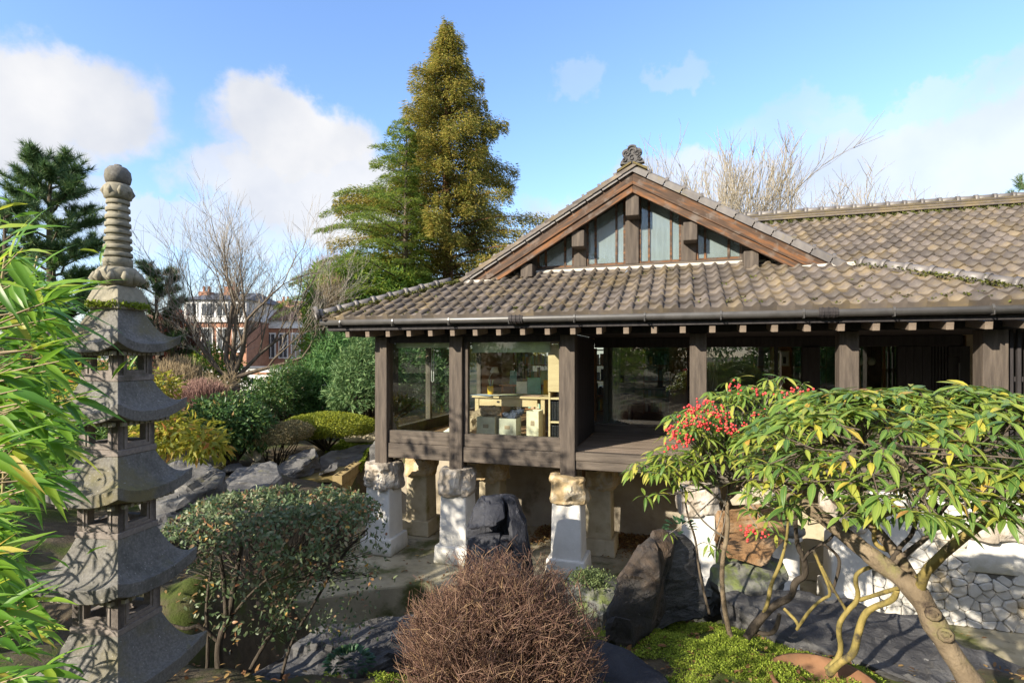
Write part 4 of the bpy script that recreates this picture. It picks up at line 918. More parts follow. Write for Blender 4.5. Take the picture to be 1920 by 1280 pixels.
for x, lb in ((1613, 'pale round gourd hanging left inside the window near the dark boarded wall'), (1634, 'pale round gourd hanging right inside the window near the dark boarded wall')):
    u_, z_ = pxL(x, 678, 2.40); o = lemp('gourd', u_, 2.40, z_-.06, lb, 'gourd'); MB().lathe([(.01, 0), (.05, .02), (.065, .07), (.05, .12), (.012, .135)], 12).build('gourd_body', PAP[5], o, smooth=True); MB().tube([(0, 0, .13), (0, 0, .5)], .004, 5).build('string', PAP[10], o)

# ------------------------------------------------------------------ stone pagoda
PX, PY = -2.35, 3.2
PA = math.atan2(PX, PY)                       # a corner points at the path
pg = empty('stone_pagoda', (PX, PY, .42), 0, 'weathered grey stone pagoda with five upswept roofs and a ringed spire, behind bamboo', 'pagoda')
def pz(rel): return rel+CZ-.42
RA = math.atan2(-.807, .59)                   # bearing of the near corner
def sq(r, z, rise=0, sub=8):                  # square ring with swept corners
    o = []
    for k in range(4):
        a0 = RA+k*math.pi/2; a1 = a0+math.pi/2
        p0 = Vector((math.cos(a0), math.sin(a0)))*r; p1 = Vector((math.cos(a1), math.sin(a1)))*r
        for i in range(sub):
            t = i/sub; p = p0.lerp(p1, t); s = abs(2*t-1)**2.6
            q = p*(1-.045*(1-s)) if rise else p
            o.append((q.x, q.y, z+rise*s))
    return o
def rings(name, rs, mat, par, smooth=False, bevel=.004):
    m = MB(); n = len(rs[0])
    for r in rs: m.v += r
    for i in range(len(rs)-1):
        for k in range(n): m.f.append((i*n+k, i*n+(k+1) % n, (i+1)*n+(k+1) % n, (i+1)*n+k))
    m.f.append(tuple(range(n-1, -1, -1))); m.f.append(tuple((len(rs)-1)*n+k for k in range(n)))
    return m.build(name, mat, par, smooth, bevel)
#   roof: top z, eave z at the corner, half diagonal top / eave, storey below: bottom z, half diagonal
tiers = [(.285, .075, .125, .325, -.143, .170), (-.143, -.315, .175, .357, -.571, .182), (-.571, -.765, .185, .387, -1.04, .190), (-1.04, -1.275, .195, .412, -1.58, .212), (-1.58, -1.83, .220, .468, -2.19, .235)]
for i, (zt, ze, r0, r1, zb, rs_) in enumerate(tiers):
    th = .056+.009*i
    rs = [sq(r1-.045, pz(ze-th*1.0), .055), sq(r1-.006, pz(ze-th*.95), .062), sq(r1, pz(ze), .062)]
    for k in range(1, 9):
        t = k/8; rr = r1+(r0-r1)*t; zz = ze+(zt-ze)*(t**2.05)
        rs.append(sq(rr, pz(zz), .062*(1-t)**2))
    rf = rings('roof', rs, MT['granite'], pg, False, .004)
    # rafter blocks under the eave
    for k in range(4):
        a0 = RA+k*math.pi/2; p0 = Vector((math.cos(a0), math.sin(a0), 0)); p1 = Vector((math.cos(a0+math.pi/2), math.sin(a0+math.pi/2), 0))
        for j in range(1, 10):
            p = p0.lerp(p1, j/10)*(r1-.09); MB().box((-.012, -.012, 0), (.012, .012, .022)).build('rafter_block', MT['granite_lt'], rf, loc=(p.x, p.y, pz(ze-th)-.012), rot=(0, 0, a0+math.pi/4))
    # storey: four walls with square openings
    zt2 = ze-th-.0; st = empty('storey', (0, 0, pz(zb))); st.parent = pg; H = zt2-zb+.03
    side = rs_*math.sqrt(2); w = side/2; th2 = .042; ow = side*.245; oz0, oz1 = H*.32, H*.76
    for k in range(4):
        a = RA+math.pi/4+k*math.pi/2
        m = MB()
        for (x0, x1, z0, z1) in ((-w, -ow, 0, H), (ow, w, 0, H), (-ow, ow, 0, oz0), (-ow, ow, oz1, H)): m.box((x0, w-th2, z0), (x1, w, z1))
        m.build('wall', MT['granite_pink'], st, rot=(0, 0, a-math.pi/2))
        f = MB(); fw = .012
        for (x0, x1, z0, z1) in ((-ow-.028, -ow-.028+fw, oz0-.03, oz1+.03), (ow+.028-fw, ow+.028, oz0-.03, oz1+.03), (-ow-.028+fw, ow+.028-fw, oz1+.03-fw, oz1+.03), (-ow-.028+fw, ow+.028-fw, oz0-.03, oz0-.03+fw)): f.box((x0, w-.002, z0), (x1, w+.006, z1))
        f.build('opening_frame', MT['granite_pink'], st, rot=(0, 0, a-math.pi/2))
    rings('foot', [sq(rs_+.012, 0, 0, 1), sq(rs_+.012, .035, 0, 1)], MT['granite_pink'], st, False, .004)
rings('base', [sq(.38, -.12, 0, 1), sq(.36, pz(-2.19), 0, 1)], MT['granite'], pg, False, .02)
# spire
rings('pedestal', [sq(.150, pz(.275), 0, 4), sq(.150, pz(.33), 0, 4), sq(.118, pz(.40), 0, 4), sq(.10, pz(.415), 0, 4)], MT['granite_lt'], pg, False, .006)
zc = pz(.415)
MB().lathe([(.075, 0), (.100, .015), (.112, .05), (.110, .085), (.09, .11), (.07, .112)], 28).build('lower_lotus', MT['granite_lt'], pg, True, loc=(0, 0, zc))
for k in range(10):
    a = k*2*math.pi/10; MB().tube([(0, 0, .012), (.022, 0, .045), (.014, 0, .08)], [.010, .024, .010], 8).build('petal', MT['granite_lt'], pg, True, loc=(.096*math.cos(a), .096*math.sin(a), zc), rot=(0, 0, a))
MB().lathe([(.075, 0), (.075, .05), (.07, .055)], 24).build('neck', MT['granite_lt'], pg, True, loc=(0, 0, pz(.527)))
MB().lathe([(.064, 0), (.049, .37)], 20).build('spire_core', MT['granite_lt'], pg, True, loc=(0, 0, pz(.578)))
for k in range(8):
    r = .075-.0021*k; h = .025
    MB().lathe([(r*.8, 0), (r*.97, .001), (r, .005), (r, h-.006), (r*.96, h), (r*.75, h+.001)], 24).build('ring', MT['granite_lt'], pg, True, loc=(0, 0, pz(.590+k*.0445)))
zc = pz(.93)
MB().lathe([(.05, 0), (.069, .008), (.075, .04), (.072, .075), (.058, .092), (.04, .093)], 24).build('upper_lotus', MT['granite_lt'], pg, True, loc=(0, 0, zc))
for k in range(8):
    a = k*2*math.pi/8; MB().tube([(0, 0, .01), (.014, 0, .045), (.008, 0, .075)], [.008, .018, .008], 8).build('petal', MT['granite_lt'], pg, True, loc=(.056*math.cos(a), .056*math.sin(a), zc), rot=(0, 0, a))
MB().lathe([(.042, 0), (.062, .012), (.069, .045), (.064, .080), (.046, .103), (.021, .108), (.019, .120), (.0, .122)], 28).build('finial', MT['granite'], pg, True, loc=(0, 0, pz(1.02)))
Pm = []
for _ in range(900):
    a = rng.uniform(0, 6.28); r = .115+rng.uniform(0, .035); Pm.append((r*math.cos(a), r*math.sin(a), pz(.292)+rng.uniform(0, .02)))
Pm = np.array(Pm); leaf_obj('moss', pg, MT['moss'], Pm, rdir(900), rdir(900)+[0, 0, 1], .022, .014)

# ------------------------------------------------------------------ rocks
def joined_rock(name, label, hulls, mat, seed, **k):
    bs = []
    for i, h in enumerate(hulls): bs.append(rock(name, label, h, mat, seed+i, **k))
    a = bs[0]; bm = bmesh.new()
    for o in bs:
        m = o.data.copy(); m.transform(Matrix.Translation(o.location-a.location)); bm.from_mesh(m); bpy.data.meshes.remove(m)
    bm.to_mesh(a.data); bm.free()
    for o in bs[1:]: bpy.data.objects.remove(o)
    return a
joined_rock('boulder', 'tall blue-black boulder standing between the white piers behind the brown twig bush', [
    [W(870, 1170, 6.5), W(876, 990, 6.55), W(900, 935, 6.6), W(955, 928, 6.6), W(990, 975, 6.6), W(1002, 1060, 6.5), W(1003, 1170, 6.5), (-.45, 7.0, 0), (.25, 7.0, 0), (-.3, 6.95, 1.4), (.1, 6.9, 1.4)],
    [W(884, 952, 6.35), W(905, 929, 6.4), W(944, 926, 6.4), W(948, 972, 6.2), W(925, 985, 6.1), W(880, 992, 6.2), W(900, 950, 6.8), W(945, 940, 6.8)],
    [W(950, 932, 6.4), W(963, 938, 6.4), W(985, 985, 6.35), W(988, 1050, 6.2), W(968, 1050, 6.15), W(955, 985, 6.25), (.05, 6.8, 1.2), (.15, 6.8, .4)],
    [W(870, 1050, 6.2), W(880, 1008, 6.3), W(940, 1000, 6.3), W(932, 1040, 6.15), W(900, 1170, 6.1), W(850, 1170, 6.15), (-.4, 6.8, .0), (-.35, 6.8, 1.0)],
    [W(940, 1005, 6.3), W(975, 1005, 6.3), W(980, 1060, 6.2), W(985, 1170, 6.1), W(915, 1170, 6.1), W(930, 1050, 6.15), (.1, 6.8, .0), (.1, 6.8, .9)]], MT['slate_mat'], 5, edge=.05, amp=.022, freq=3)
joined_rock('leaning_rock', 'dark brown-grey slate rock leaning left beside the bright moss mound', [
    [W(1137, 1150, 4.35), W(1160, 1078, 4.5), W(1185, 1035, 4.65), W(1218, 1000, 4.8), W(1232, 1010, 4.7), W(1240, 1085, 4.5), W(1215, 1185, 4.40), W(1185, 1215, 4.33), W(1140, 1165, 4.33), (1.1, 4.9, .6), (1.3, 4.95, .5), (1.2, 4.9, 1.3)],
    [W(1134, 1158, 4.36), W(1150, 1150, 4.3), W(1188, 1160, 4.28), W(1190, 1222, 4.3), W(1150, 1218, 4.3), W(1134, 1195, 4.33), (1.0, 4.8, .5), (1.1, 4.7, .5)],
    [W(1222, 993, 4.8), W(1238, 988, 4.85), W(1266, 1005, 4.9), W(1250, 1050, 4.65), W(1228, 1150, 4.45), W(1212, 1180, 4.42), W(1232, 1020, 4.72), (1.35, 5.1, 1.0), (1.4, 5.0, .6)]], MT['rock_brown'], 8, edge=.05, amp=.018, freq=4)
poly_rock('dark_rock', 'upright dark slate rock leaning against the brown-grey rock on the moss', [(1262, 1000, 4.9), (1285, 1004, 4.95), (1305, 1020, 5.0), (1316, 1060, 5.0), (1321, 1150, 4.95), (1225, 1190, 4.7), (1245, 1120, 4.75)], (.3, -.02, .9), MT['slate'], 9, edge=.06, amp=.03)
rock('long_slab', 'long dark slate slab lying in front of the concrete edge, left of the brown twig bush', [W(430, 1275, 4.4), W(560, 1200, 4.9), W(640, 1168, 5.15), (W(770, 1150, 5.3)), W(790, 1165, 5.1), W(790, 1215, 4.9), W(600, 1300, 4.35), W(430, 1310, 4.3), (-1.7, 4.75, .1), (-.8, 5.4, .1), (-.8, 5.0, .1)], MT['slate'], 12, edge=.06, amp=.045, strata=.05)
rock('flat_slab', 'smooth blue-grey slab tilting forward at the foot of the brown twig bush', [W(1095, 1195, 4.25), W(1130, 1198, 4.25), W(1185, 1222, 4.1), W(1262, 1275, 3.75), W(1290, 1330, 3.5), W(1090, 1330, 3.5), (.5, 4.2, .4), (1.1, 3.9, .4), (.5, 3.5, .4)], MT['slate_mat'], 14, edge=.08, amp=.02)
rock('sloping_slab', 'very long dark slate slab sloping down to the right in front of the white stone wall', [W(1350, 1110, 5.1), W(1430, 1108, 5.3), W(1530, 1112, 5.3), W(1700, 1150, 4.75), W(1940, 1262, 4.2), W(1940, 1330, 3.8), W(1760, 1290, 3.8), W(1560, 1215, 4.2), W(1420, 1165, 4.65), (1.9, 4.9, .1), (3.9, 4.0, .0), (3.6, 4.6, -.3), (2.6, 5.3, -.3)], MT['slate'], 15, edge=.07, amp=.045, strata=.05)
rock('mossy_rock', 'low pale lichen-covered rock with moss on top, right of the brown twig bush', [W(1060, 1090, 5.4), W(1090, 1072, 5.5), W(1120, 1075, 5.5), W(1148, 1100, 5.35), W(1155, 1125, 5.2), W(1125, 1150, 5.0), W(1060, 1160, 5.0), (.5, 5.7, .0), (1.0, 5.5, -.2), (.9, 5.0, -.2), (.5, 5.1, -.2)], MT['rock_moss'], 17, edge=.06, amp=.04)
rock('dark_boulder', 'rounded dark mossy boulder beneath the rusty slab stone', [W(1335, 1060, 5.3), W(1350, 1045, 5.5), W(1420, 1030, 5.7), W(1470, 1050, 5.5), W(1485, 1085, 5.3), W(1460, 1110, 5.2), W(1360, 1115, 5.1), W(1330, 1090, 5.2), (2.1, 5.9, .3), (2.7, 5.9, .3)], MT['rock_moss'], 18, edge=.07, amp=.04)
rock('rusty_stone', 'rusty red-brown slab stone lying on top of the dark mossy boulder', [W(1345, 1028, 5.3), W(1360, 1000, 5.6), W(1440, 985, 5.75), W(1475, 1000, 5.6), W(1470, 1018, 5.4), W(1430, 1065, 5.15), W(1360, 1045, 5.2), W(1347, 1015, 5.35)], MT['rock_red'], 19, edge=.05, amp=.025)
rock('rusty_stone', 'rusty tan block set upright behind the thin shrub stem, against the pier', [W(1345, 1000, 5.9), W(1345, 960, 6.0), W(1425, 935, 6.2), W(1470, 950, 6.1), W(1470, 1005, 5.9), (2.5, 6.6, .9), (3.1, 6.5, .9)], MT['rock_red'], 21, edge=.06, amp=.035)
rock('pale_slab', 'pale mossy flat stone under the deck behind the berry shrub', [W(1365, 935, 5.6), W(1400, 912, 5.8), W(1470, 905, 5.8), W(1500, 925, 5.6), W(1440, 945, 5.5), W(1370, 950, 5.5)], MT['rock_tan'], 22, edge=.06, amp=.02)
# left side
rock('flat_rock', 'large dark flat-topped rock just right of the pagoda', [W(290, 875, 7.6), W(350, 862, 7.8), W(400, 870, 7.6), W(425, 885, 7.2), W(415, 905, 6.9), W(345, 940, 6.4), W(280, 985, 6.2), W(255, 930, 6.8), (-4.9, 7.4, .9), (-3.9, 7.2, .9), (-4.2, 6.3, .9)], MT['slate_lt'], 24, edge=.1, amp=.04, strata=.05)
rock('ledge_rock', 'dark layered ledge rock below the flat-topped rock behind the pagoda', [W(225, 990, 6.3), W(300, 975, 6.3), W(360, 950, 6.4), W(400, 925, 6.6), W(380, 975, 6.0), W(300, 1010, 5.8), W(230, 1020, 5.8), (-4.5, 6.2, .7), (-3.6, 6.5, .7)], MT['slate'], 25, edge=.09, amp=.05, strata=.07)
rock('grey_boulder', 'pale grey slab boulder left of the shallow basin', [W(408, 925, 8.3), W(425, 890, 8.9), W(445, 878, 9.3), W(520, 868, 9.3), W(527, 890, 8.8), W(505, 912, 8.4), W(450, 922, 8.2), W(412, 915, 8.3), (-4.6, 8.4, .8), (-3.7, 8.7, .8)], MT['slate_lt'], 26, edge=.09, amp=.035)
rock('kerb_rock', 'purple-grey layered rock between the slab boulder and the kerb block', [W(520, 885, 9.9), W(540, 850, 10.6), W(590, 840, 10.8), W(597, 850, 10.4), W(560, 880, 10), W(530, 905, 9.6), (-4.4, 9.7, .8), (-3.8, 10.7, .8)], MT['slate_lt'], 27, edge=.09, amp=.05, strata=.05)
rock('kerb_block', 'long straight dark slate kerb block below the clipped hedge', [W(598, 855, 11.0), W(692, 838, 11.9), W(697, 848, 11.8), W(698, 866, 11.5), W(602, 884, 10.7), W(597, 870, 10.8), (-3.85, 11.35, 1.22), (-3.05, 12.25, 1.28), (-3.85, 11.35, .8), (-3.05, 12.25, .8)], MT['slate_lt'], 28, edge=.1, amp=.02)
rock('round_stone', 'grey rounded stone at the end of the kerb block by the corner post', [W(690, 870, 11.3), W(692, 838, 11.5), W(708, 822, 11.6), W(722, 840, 11.6), W(722, 872, 11.4), (-2.9, 12.0, .9), (-2.7, 11.9, 1.2)], MT['slate_lt'], 29, edge=.08, amp=.03)
rock('shelf_stone', 'flat stone ledge behind the hedge, left of the corner post', [W(640, 815, 12.8), W(700, 800, 12.8), W(712, 806, 12.6), W(705, 830, 12.6), W(645, 830, 12.6), (-3.9, 13.4, 1.2), (-3.1, 13.4, 1.2)], MT['rock_tan'], 30, edge=.1, amp=.03)
rock('lantern_stone', 'pale upright stone block under the bronzed end of the hedge', [W(463, 855, 10.4), W(468, 838, 10.4), W(485, 845, 10.4), W(489, 862, 10.3), W(478, 868, 10.3), (-5.05, 10.7, 1.5), (-4.9, 10.7, 1.5)], MT['rock_tan'], 32, edge=.06, amp=.02, cat='stone')
rock('lantern_stone', 'small pale stone stump beneath the pale block under the hedge', [W(470, 888, 10.2), W(470, 866, 10.3), W(488, 866, 10.3), W(488, 888, 10.2), (-5.0, 10.6, .95), (-4.85, 10.6, .95)], MT['rock_tan'], 33, edge=.06, amp=.015, cat='stone')
rock('dark_stone', 'small dark stone at the foot of the dark evergreen bush', [W(410, 885, 9.6), W(425, 870, 9.8), W(450, 868, 9.9), W(462, 882, 9.6), (-5.2, 10.2, .9), (-4.9, 10.1, .9)], MT['slate'], 34, edge=.08, amp=.03)
for k, (x0, x1) in enumerate(((555, 610), (612, 655))):
    rock('kerb_rock', ('rough grey block in the basin edge left of the kerb block', 'dark small block where the kerb block begins')[k], [W(x0-20, 905-14*k, 10), W(x0, 886-10*k, 10.2), W(x1-20, 872-8*k, 10.5), W(x1-25, 890-8*k, 10.2), (W(x0, 900, 10.4)), (-4.0+.4*k, 10.5, .8)], MT['slate_lt'], 40+k, edge=.07, amp=.04)
# hollow concrete block wall beside the basin
bw = empty('block_wall', (-3.24, 9.93, 0), 0, 'low wall of tan hollow concrete blocks holding back the ochre basin', 'wall')
bm_ = MB()
for z0, z1, hol in ((0, .19, 0),):
    pass
blk = MB()
for (x0, x1, y0, y1) in ((0, .03, 0, .39), (.15, .18, 0, .39), (.03, .15, 0, .03), (.03, .15, .18, .21), (.03, .15, .36, .39)): blk.box((x0, y0, 0), (x1, y1, .19))
bme = blk.mesh('block', MT['block'])
for r in range(5):
    for k in range(5):
        link('block', bme, bw, loc=(-.09+R.uniform(-.004, .004), k*.40+(0 if r % 2 == 0 else .0)+.002, .004+r*.20), rot=(0, 0, R.uniform(-.01, .01)))
# white rubble wall at the right
rw = empty('rubble_wall', (OX, OY, 0), ANG, 'white-painted wall of irregular rubble stones below the deck at the right', 'wall')
B((6.95, -.12, 0), (9.6, .30, 1.54), 'wall_core', surf('dark_joint', [(.3, (.10, .095, .085)), (.7, (.22, .21, .19))], 8, 6, .95, .4), rw, bv=.02)
MT['rubble'] = surf('whitewashed_stone', [(.25, (.36, .345, .31)), (.6, (.56, .545, .51))], 5, 8, .9, .4, 18, vary=.14, patch=((.33, .25, .13), 1.3, .50, .68))
def voronoi(seeds, box):
    cells = []
    for i, s in enumerate(seeds):
        poly = [(box[0], box[2]), (box[1], box[2]), (box[1], box[3]), (box[0], box[3])]
        for j, t in enumerate(seeds):
            if i == j or (s[0]-t[0])**2+(s[1]-t[1])**2 > .36: continue
            mx_, my_ = (s[0]+t[0])/2, (s[1]+t[1])/2; nx_, ny_ = t[0]-s[0], t[1]-s[1]; out = []
            for a in range(len(poly)):
                p, q = poly[a], poly[(a+1) % len(poly)]
                dp = (p[0]-mx_)*nx_+(p[1]-my_)*ny_; dq = (q[0]-mx_)*nx_+(q[1]-my_)*ny_
                if dp <= 0: out.append(p)
                if dp*dq < 0: f = dp/(dp-dq); out.append((p[0]+(q[0]-p[0])*f, p[1]+(q[1]-p[1])*f))
            poly = out
            if len(poly) < 3: break
        cells.append(poly)
    return cells
rr = random.Random(5); sd = []
def in_plain(u, z): return (u < 7.30 and z > .55+(u-6.95)*-.5) or (7.95 < u < 8.6 and z > .62)
for r in range(17):
    for k in range(17):
        sd.append((6.98+k*.168+(r % 2)*.06+rr.uniform(-.075, .075), .04+r*.092+rr.uniform(-.04, .04)))
sd = sd[:300]
for s, poly in zip(sd, voronoi(sd, (6.95, 9.6, .0, 1.54))):
    if len(poly) < 3 or in_plain(*s): continue
    cx = sum(p[0] for p in poly)/len(poly); cz = sum(p[1] for p in poly)/len(poly)
    def ins(poly, k):
        # rounded corners: cut each corner
        o = []
        n = len(poly)
        for a in range(n):
            p, q, r_ = poly[a-1], poly[a], poly[(a+1) % n]
            for t in (.16,): o.append((q[0]+(p[0]-q[0])*t, q[1]+(p[1]-q[1])*t)); o.append((q[0]+(r_[0]-q[0])*t, q[1]+(r_[1]-q[1])*t))
        out = []
        for p in o:
            d = math.hypot(p[0]-cx, p[1]-cz) or 1; f = max(.3, (d-k)/d); out.append((cx+(p[0]-cx)*f, cz+(p[1]-cz)*f))
        return out
    a = ins(poly, .0035); b = ins(poly, .016); n = len(a); d = rr.uniform(.018, .055)
    m = MB(); m.v = [(x-cx, .0, z-cz) for x, z in a]+[(x-cx, -d*.7, z-cz) for x, z in a]+[(x-cx, -d+rr.uniform(-.004, .004), z-cz) for x, z in b]
    m.f = [(i, (i+1) % n, (i+1) % n+n, i+n) for i in range(n)]+[(i+n, (i+1) % n+n, (i+1) % n+2*n, i+2*n) for i in range(n)]+[tuple(2*n+i for i in range(n))]
    m.build('stone', MT['rubble'], rw, loc=(cx, -.121, cz))
B((6.93, -.165, .55), (7.32, -.121, 1.53), 'render_panel', 'white', rw, bv=.015); B((7.93, -.165, .66), (8.58, -.121, 1.53), 'render_panel', 'white', rw, bv=.015)
# white column left of the wall
cl = empty('white_column', L2W(6.30, -.05, 0)-Vector((.35, .05, 0)), ANG, 'short round white column behind the twisted stems, left of the rubble wall', 'column')
MB().lathe([(.20, 0), (.20, .12), (.16, .13), (.155, .85), (.19, .87), (.19, .93)], 20).build('shaft', MT['white'], cl, True)
MB().lathe([(.20, 0), (.23, .03), (.22, .08), (.16, .11)], 14).build('capital', MT['rock_moss'], cl, True, loc=(0, 0, .932))
# terracotta pot sunk in the moss
MT['terra'] = surf('terracotta', [(.3, (.17, .08, .04)), (.7, (.29, .155, .08))], 4, 7, .85, .2, 20, patch=((.18, .13, .07), 3, .55, .7))
p = W(1545, 1270, 3.72); pot = empty('terracotta_pot', (p.x, p.y, p.z-.32), 0, 'terracotta bowl sunk in the moss at the foot of the twisted yellow stems', 'pot')
MB().lathe([(.24, 0), (.33, .26), (.345, .27), (.355, .30), (.33, .305), (.30, .26), (.22, .22), (.0, .21)], 32).build('bowl', MT['terra'], pot, True)

# ------------------------------------------------------------------ plants near us
def big_leaf(name, L, Wd, mat, droop=.25, fold=.12, rows=((0, .06), (.12, .5), (.35, .98), (.6, .92), (.82, .5), (1, .02)), vb=.0):
    V = []; uv = []; f = []
    for t, w in rows:
        z = -droop*L*t*t+.10*L*t
        for s in (-1, -.5, 0, .5, 1):
            V.append((L*t, s*w*Wd/2, z+abs(s)*fold*Wd*w*.5)); uv.append((t, .5+s*.5))
    for i in range(len(rows)-1):
        for k in range(4): a = i*5+k; f.append((a, a+1, a+6, a+5))
    return np.array(V), np.array(f), np.array(uv)
def leaf_frame(p, d, n):
    d = Vector(d).normalized(); n = Vector(n); s = n.cross(d); s = s.normalized() if s.length > 1e-4 else Vector((0, 1, 0)); u = d.cross(s)
    return Matrix(((d.x, s.x, u.x, p[0]), (d.y, s.y, u.y, p[1]), (d.z, s.z, u.z, p[2]), (0, 0, 0, 1)))
def put_leaves(root, name, shapes, frames, mat, keep=300, stuff='foliage'):
    # frames sorted nearest first: the first KEEP are leaves of their own, the rest one part
    o0 = root.location
    mes = [np_mesh(name, V, [f], mat, True, uv) for V, f, uv in shapes]
    for i, (k, s, M) in enumerate(frames[:keep]):
        o = link(name, mes[k], root); o.matrix_local = Matrix.Translation(-o0) @ M @ Matrix.Scale(s, 4)
    rest = frames[keep:]
    if not rest: return
    Vs = []; fs = []; us = []; b = 0
    for k, s, M in rest:
        V, f, uv = shapes[k]; A = np.array(M); Vs.append((V*s)@A[:3, :3].T+A[:3, 3]-np.array(o0)); fs.append(f+b); us.append(uv); b += len(V)
    o = link(stuff, np_mesh(stuff, np.concatenate(Vs), [np.concatenate(fs)], mat, True, np.concatenate(us)), root); o['kind'] = 'stuff'
def poly_px(pts, smooth=3):          # measured polyline (x, y, distance) -> rounded 3-D polyline
    P = [W(*p) for p in pts]
    for _ in range(smooth):
        Q = [P[0]]
        for a, b in zip(P[:-1], P[1:]): Q += [a.lerp(b, .25), a.lerp(b, .75)]
        Q.append(P[-1]); P = Q
    return P
def limb(root, name, pts, r0, r1, mat, smooth=2, n=8, knob=.0):
    P = poly_px(pts, smooth); o0 = root.location; m = len(P); HUBS.setdefault(root.name, []).extend(P[m//4:])
    rad = [(r0+(r1-r0)*i/(m-1))*(1+knob*noise.noise(p*9)) for i, p in enumerate(P)]
    return MB().tube([p-o0 for p in P], rad, n).build(name, mat, root, True)
HUBS = {}
CAMV = Vector((0, 0, CZ))

# bamboo at the left edge
br = random.Random(21)
bam = empty('bamboo', (-1.95, 1.25, 1.2), 0, 'bright green bamboo with long drooping leaves crowding in from the left edge', 'bamboo')
bshape = [big_leaf('leaf', L, w, None, dr, .25, rows=((0, .08), (.12, .8), (.30, 1), (.55, .76), (.8, .33), (1, .01))) for L, w, dr in ((.145, .027, .22), (.165, .026, .34), (.12, .023, .08))]
fr = []; tw = []
for k in range(185):
    Y = br.uniform(1.05, 2.0); y0 = br.choice([br.uniform(540, 800), br.uniform(600, 1290), br.uniform(650, 1150)])
    reach = (225 if 600 < y0 < 960 else 175) if y0 > 540 else 140
    if 950 < y0 < 1100: reach = 45
    elif y0 >= 1100: reach = 130
    if k % 11 == 0: y0 = br.uniform(450, 560); reach = 110
    x0 = br.uniform(-130, 20); x1 = x0+br.uniform(50, 170); x1 = min(x1, reach-br.uniform(20, 90)); 
    if x1 <= x0: continue
    p0 = W(x0, y0+br.uniform(-10, 70), Y); p1 = W(x1, y0, Y*br.uniform(.94, 1.06)); tw.append((p0, p1, .0025, .0012))
    for j in range(br.randint(5, 7)):
        t = .5+.5*(j+1)/7; p = p0.lerp(p1, t)
        a = br.choice((-1, 1))*br.uniform(.02, .75)-.10
        d = Vector((math.cos(a), br.uniform(-.55, .45), math.sin(a))); n = Vector((br.uniform(-.5, .5), br.uniform(-.8, .2), 1))
        sc_ = br.uniform(.55, 1.0)*(.85 if Y < 1.35 else 1.0)
        fr.append((br.randrange(3), sc_, leaf_frame(p, d, n)))
for (x, y, Y, a) in ((20, 500, 1.5, 1.5), (30, 470, 1.45, 1.2), (60, 520, 1.5, .9), (20, 560, 1.3, .4), (-20, 480, 1.4, .7), (20, 440, 1.5, .35), (-10, 430, 1.6, .2)):
    fr.append((1, .9, leaf_frame(W(x, y, Y), (math.cos(a), 0, math.sin(a)), (-.4, -.7, .6))))
fr.sort(key=lambda t: (t[2].translation-CAMV).length)
put_leaves(bam, 'leaf', bshape, fr, MT['bamboo'])
segs_obj('twig', bam, MT['twig_tan'], tw, 4, bam.location, 'stuff')
for x, Y, lean in ((-30, 1.5, 40), (10, 1.9, 60), (-70, 1.3, 20), (-110, 1.2, 10), (-120, 1.6, 20), (-90, 1.9, 30), (-150, 1.4, -20)):
    limb(bam, 'culm', [(x-30, 1500, Y), (x-10, 1000, Y), (x+10, 700, Y), (x+lean, 480, Y)], .007, .003, MT['culm'], 2, 6)

P = np.array([-3.15, 2.25, 0])+rng.normal(size=(1500, 3))*[.42, .40, 0]; P[:, 2] = rng.uniform(.9, 4.1, 1500)
D = rdir(1500)*[1, 1, .5]+[.2, 0, -.25]; o = leaf_obj('foliage', bam, MT['bamboo'], P, D, rdir(1500)*.5+[0, 0, 1], rng.uniform(.10, .17, 1500), .022, T_LEAF6, origin=bam.location)
for k in range(9):
    x, y = -3.15+.12*(k-4), 2.25+R.uniform(-.4, .4); MB().tube([Vector((x, y, .9))-bam.location, Vector((x+R.uniform(-.1, .1), y, 2.4))-bam.location, Vector((x+R.uniform(-.3, .3), y+R.uniform(-.2, .2), 4.2))-bam.location], [.010, .008, .003], 6).build('culm', MT['culm'], bam, True)

# large viburnum on the right with big veined leaves
def whorls(root, tips, shapes, mat, rr, nl=(5, 7), sc_=(.7, 1.1), dro=.25, keep=300):
    fr = []
    for p, out in tips:
        n = rr.randint(*nl); a0 = rr.uniform(0, 6.28)
        up_ = Vector((out[0]*.6, out[1]*.6, 1)).normalized(); x = up_.orthogonal().normalized(); y = up_.cross(x)
        for k in range(n):
            a = a0+k*6.283/n+rr.uniform(-.35, .35); h = x*math.cos(a)+y*math.sin(a)
            d = h*1.0+Vector(out)*.45+Vector((0, 0, rr.uniform(-.40, .30)-dro)); nn = Vector((0, 0, 1))+h*rr.uniform(0, .5)+Vector((rr.uniform(-.35, .35), rr.uniform(-.35, .35), 0))
            fr.append((rr.randrange(len(shapes)), rr.uniform(*sc_), leaf_frame(Vector(p)+h*.012, d, nn)))
    fr.sort(key=lambda t: (t[2].translation-CAMV).length)
    put_leaves(root, 'leaf', shapes, fr, mat, keep); return fr
vb = empty('viburnum_shrub', W(1850, 1330, 2.75), 0, 'large shrub with long veined leaves and thick knotty leaning trunk at the right edge', 'shrub')
vr = random.Random(3)
limb(vb, 'trunk', [(1870, 1360, 2.7), (1815, 1270, 2.75), (1765, 1195, 2.8), (1738, 1140, 2.85), (1712, 1100, 2.9), (1660, 1062, 3.0), (1600, 1015, 3.1), (1545, 970, 3.2), (1490, 935, 3.3), (1440, 905, 3.4), (1425, 870, 3.4)], .064, .030, MT['bark_v'], 2, 14, .30)
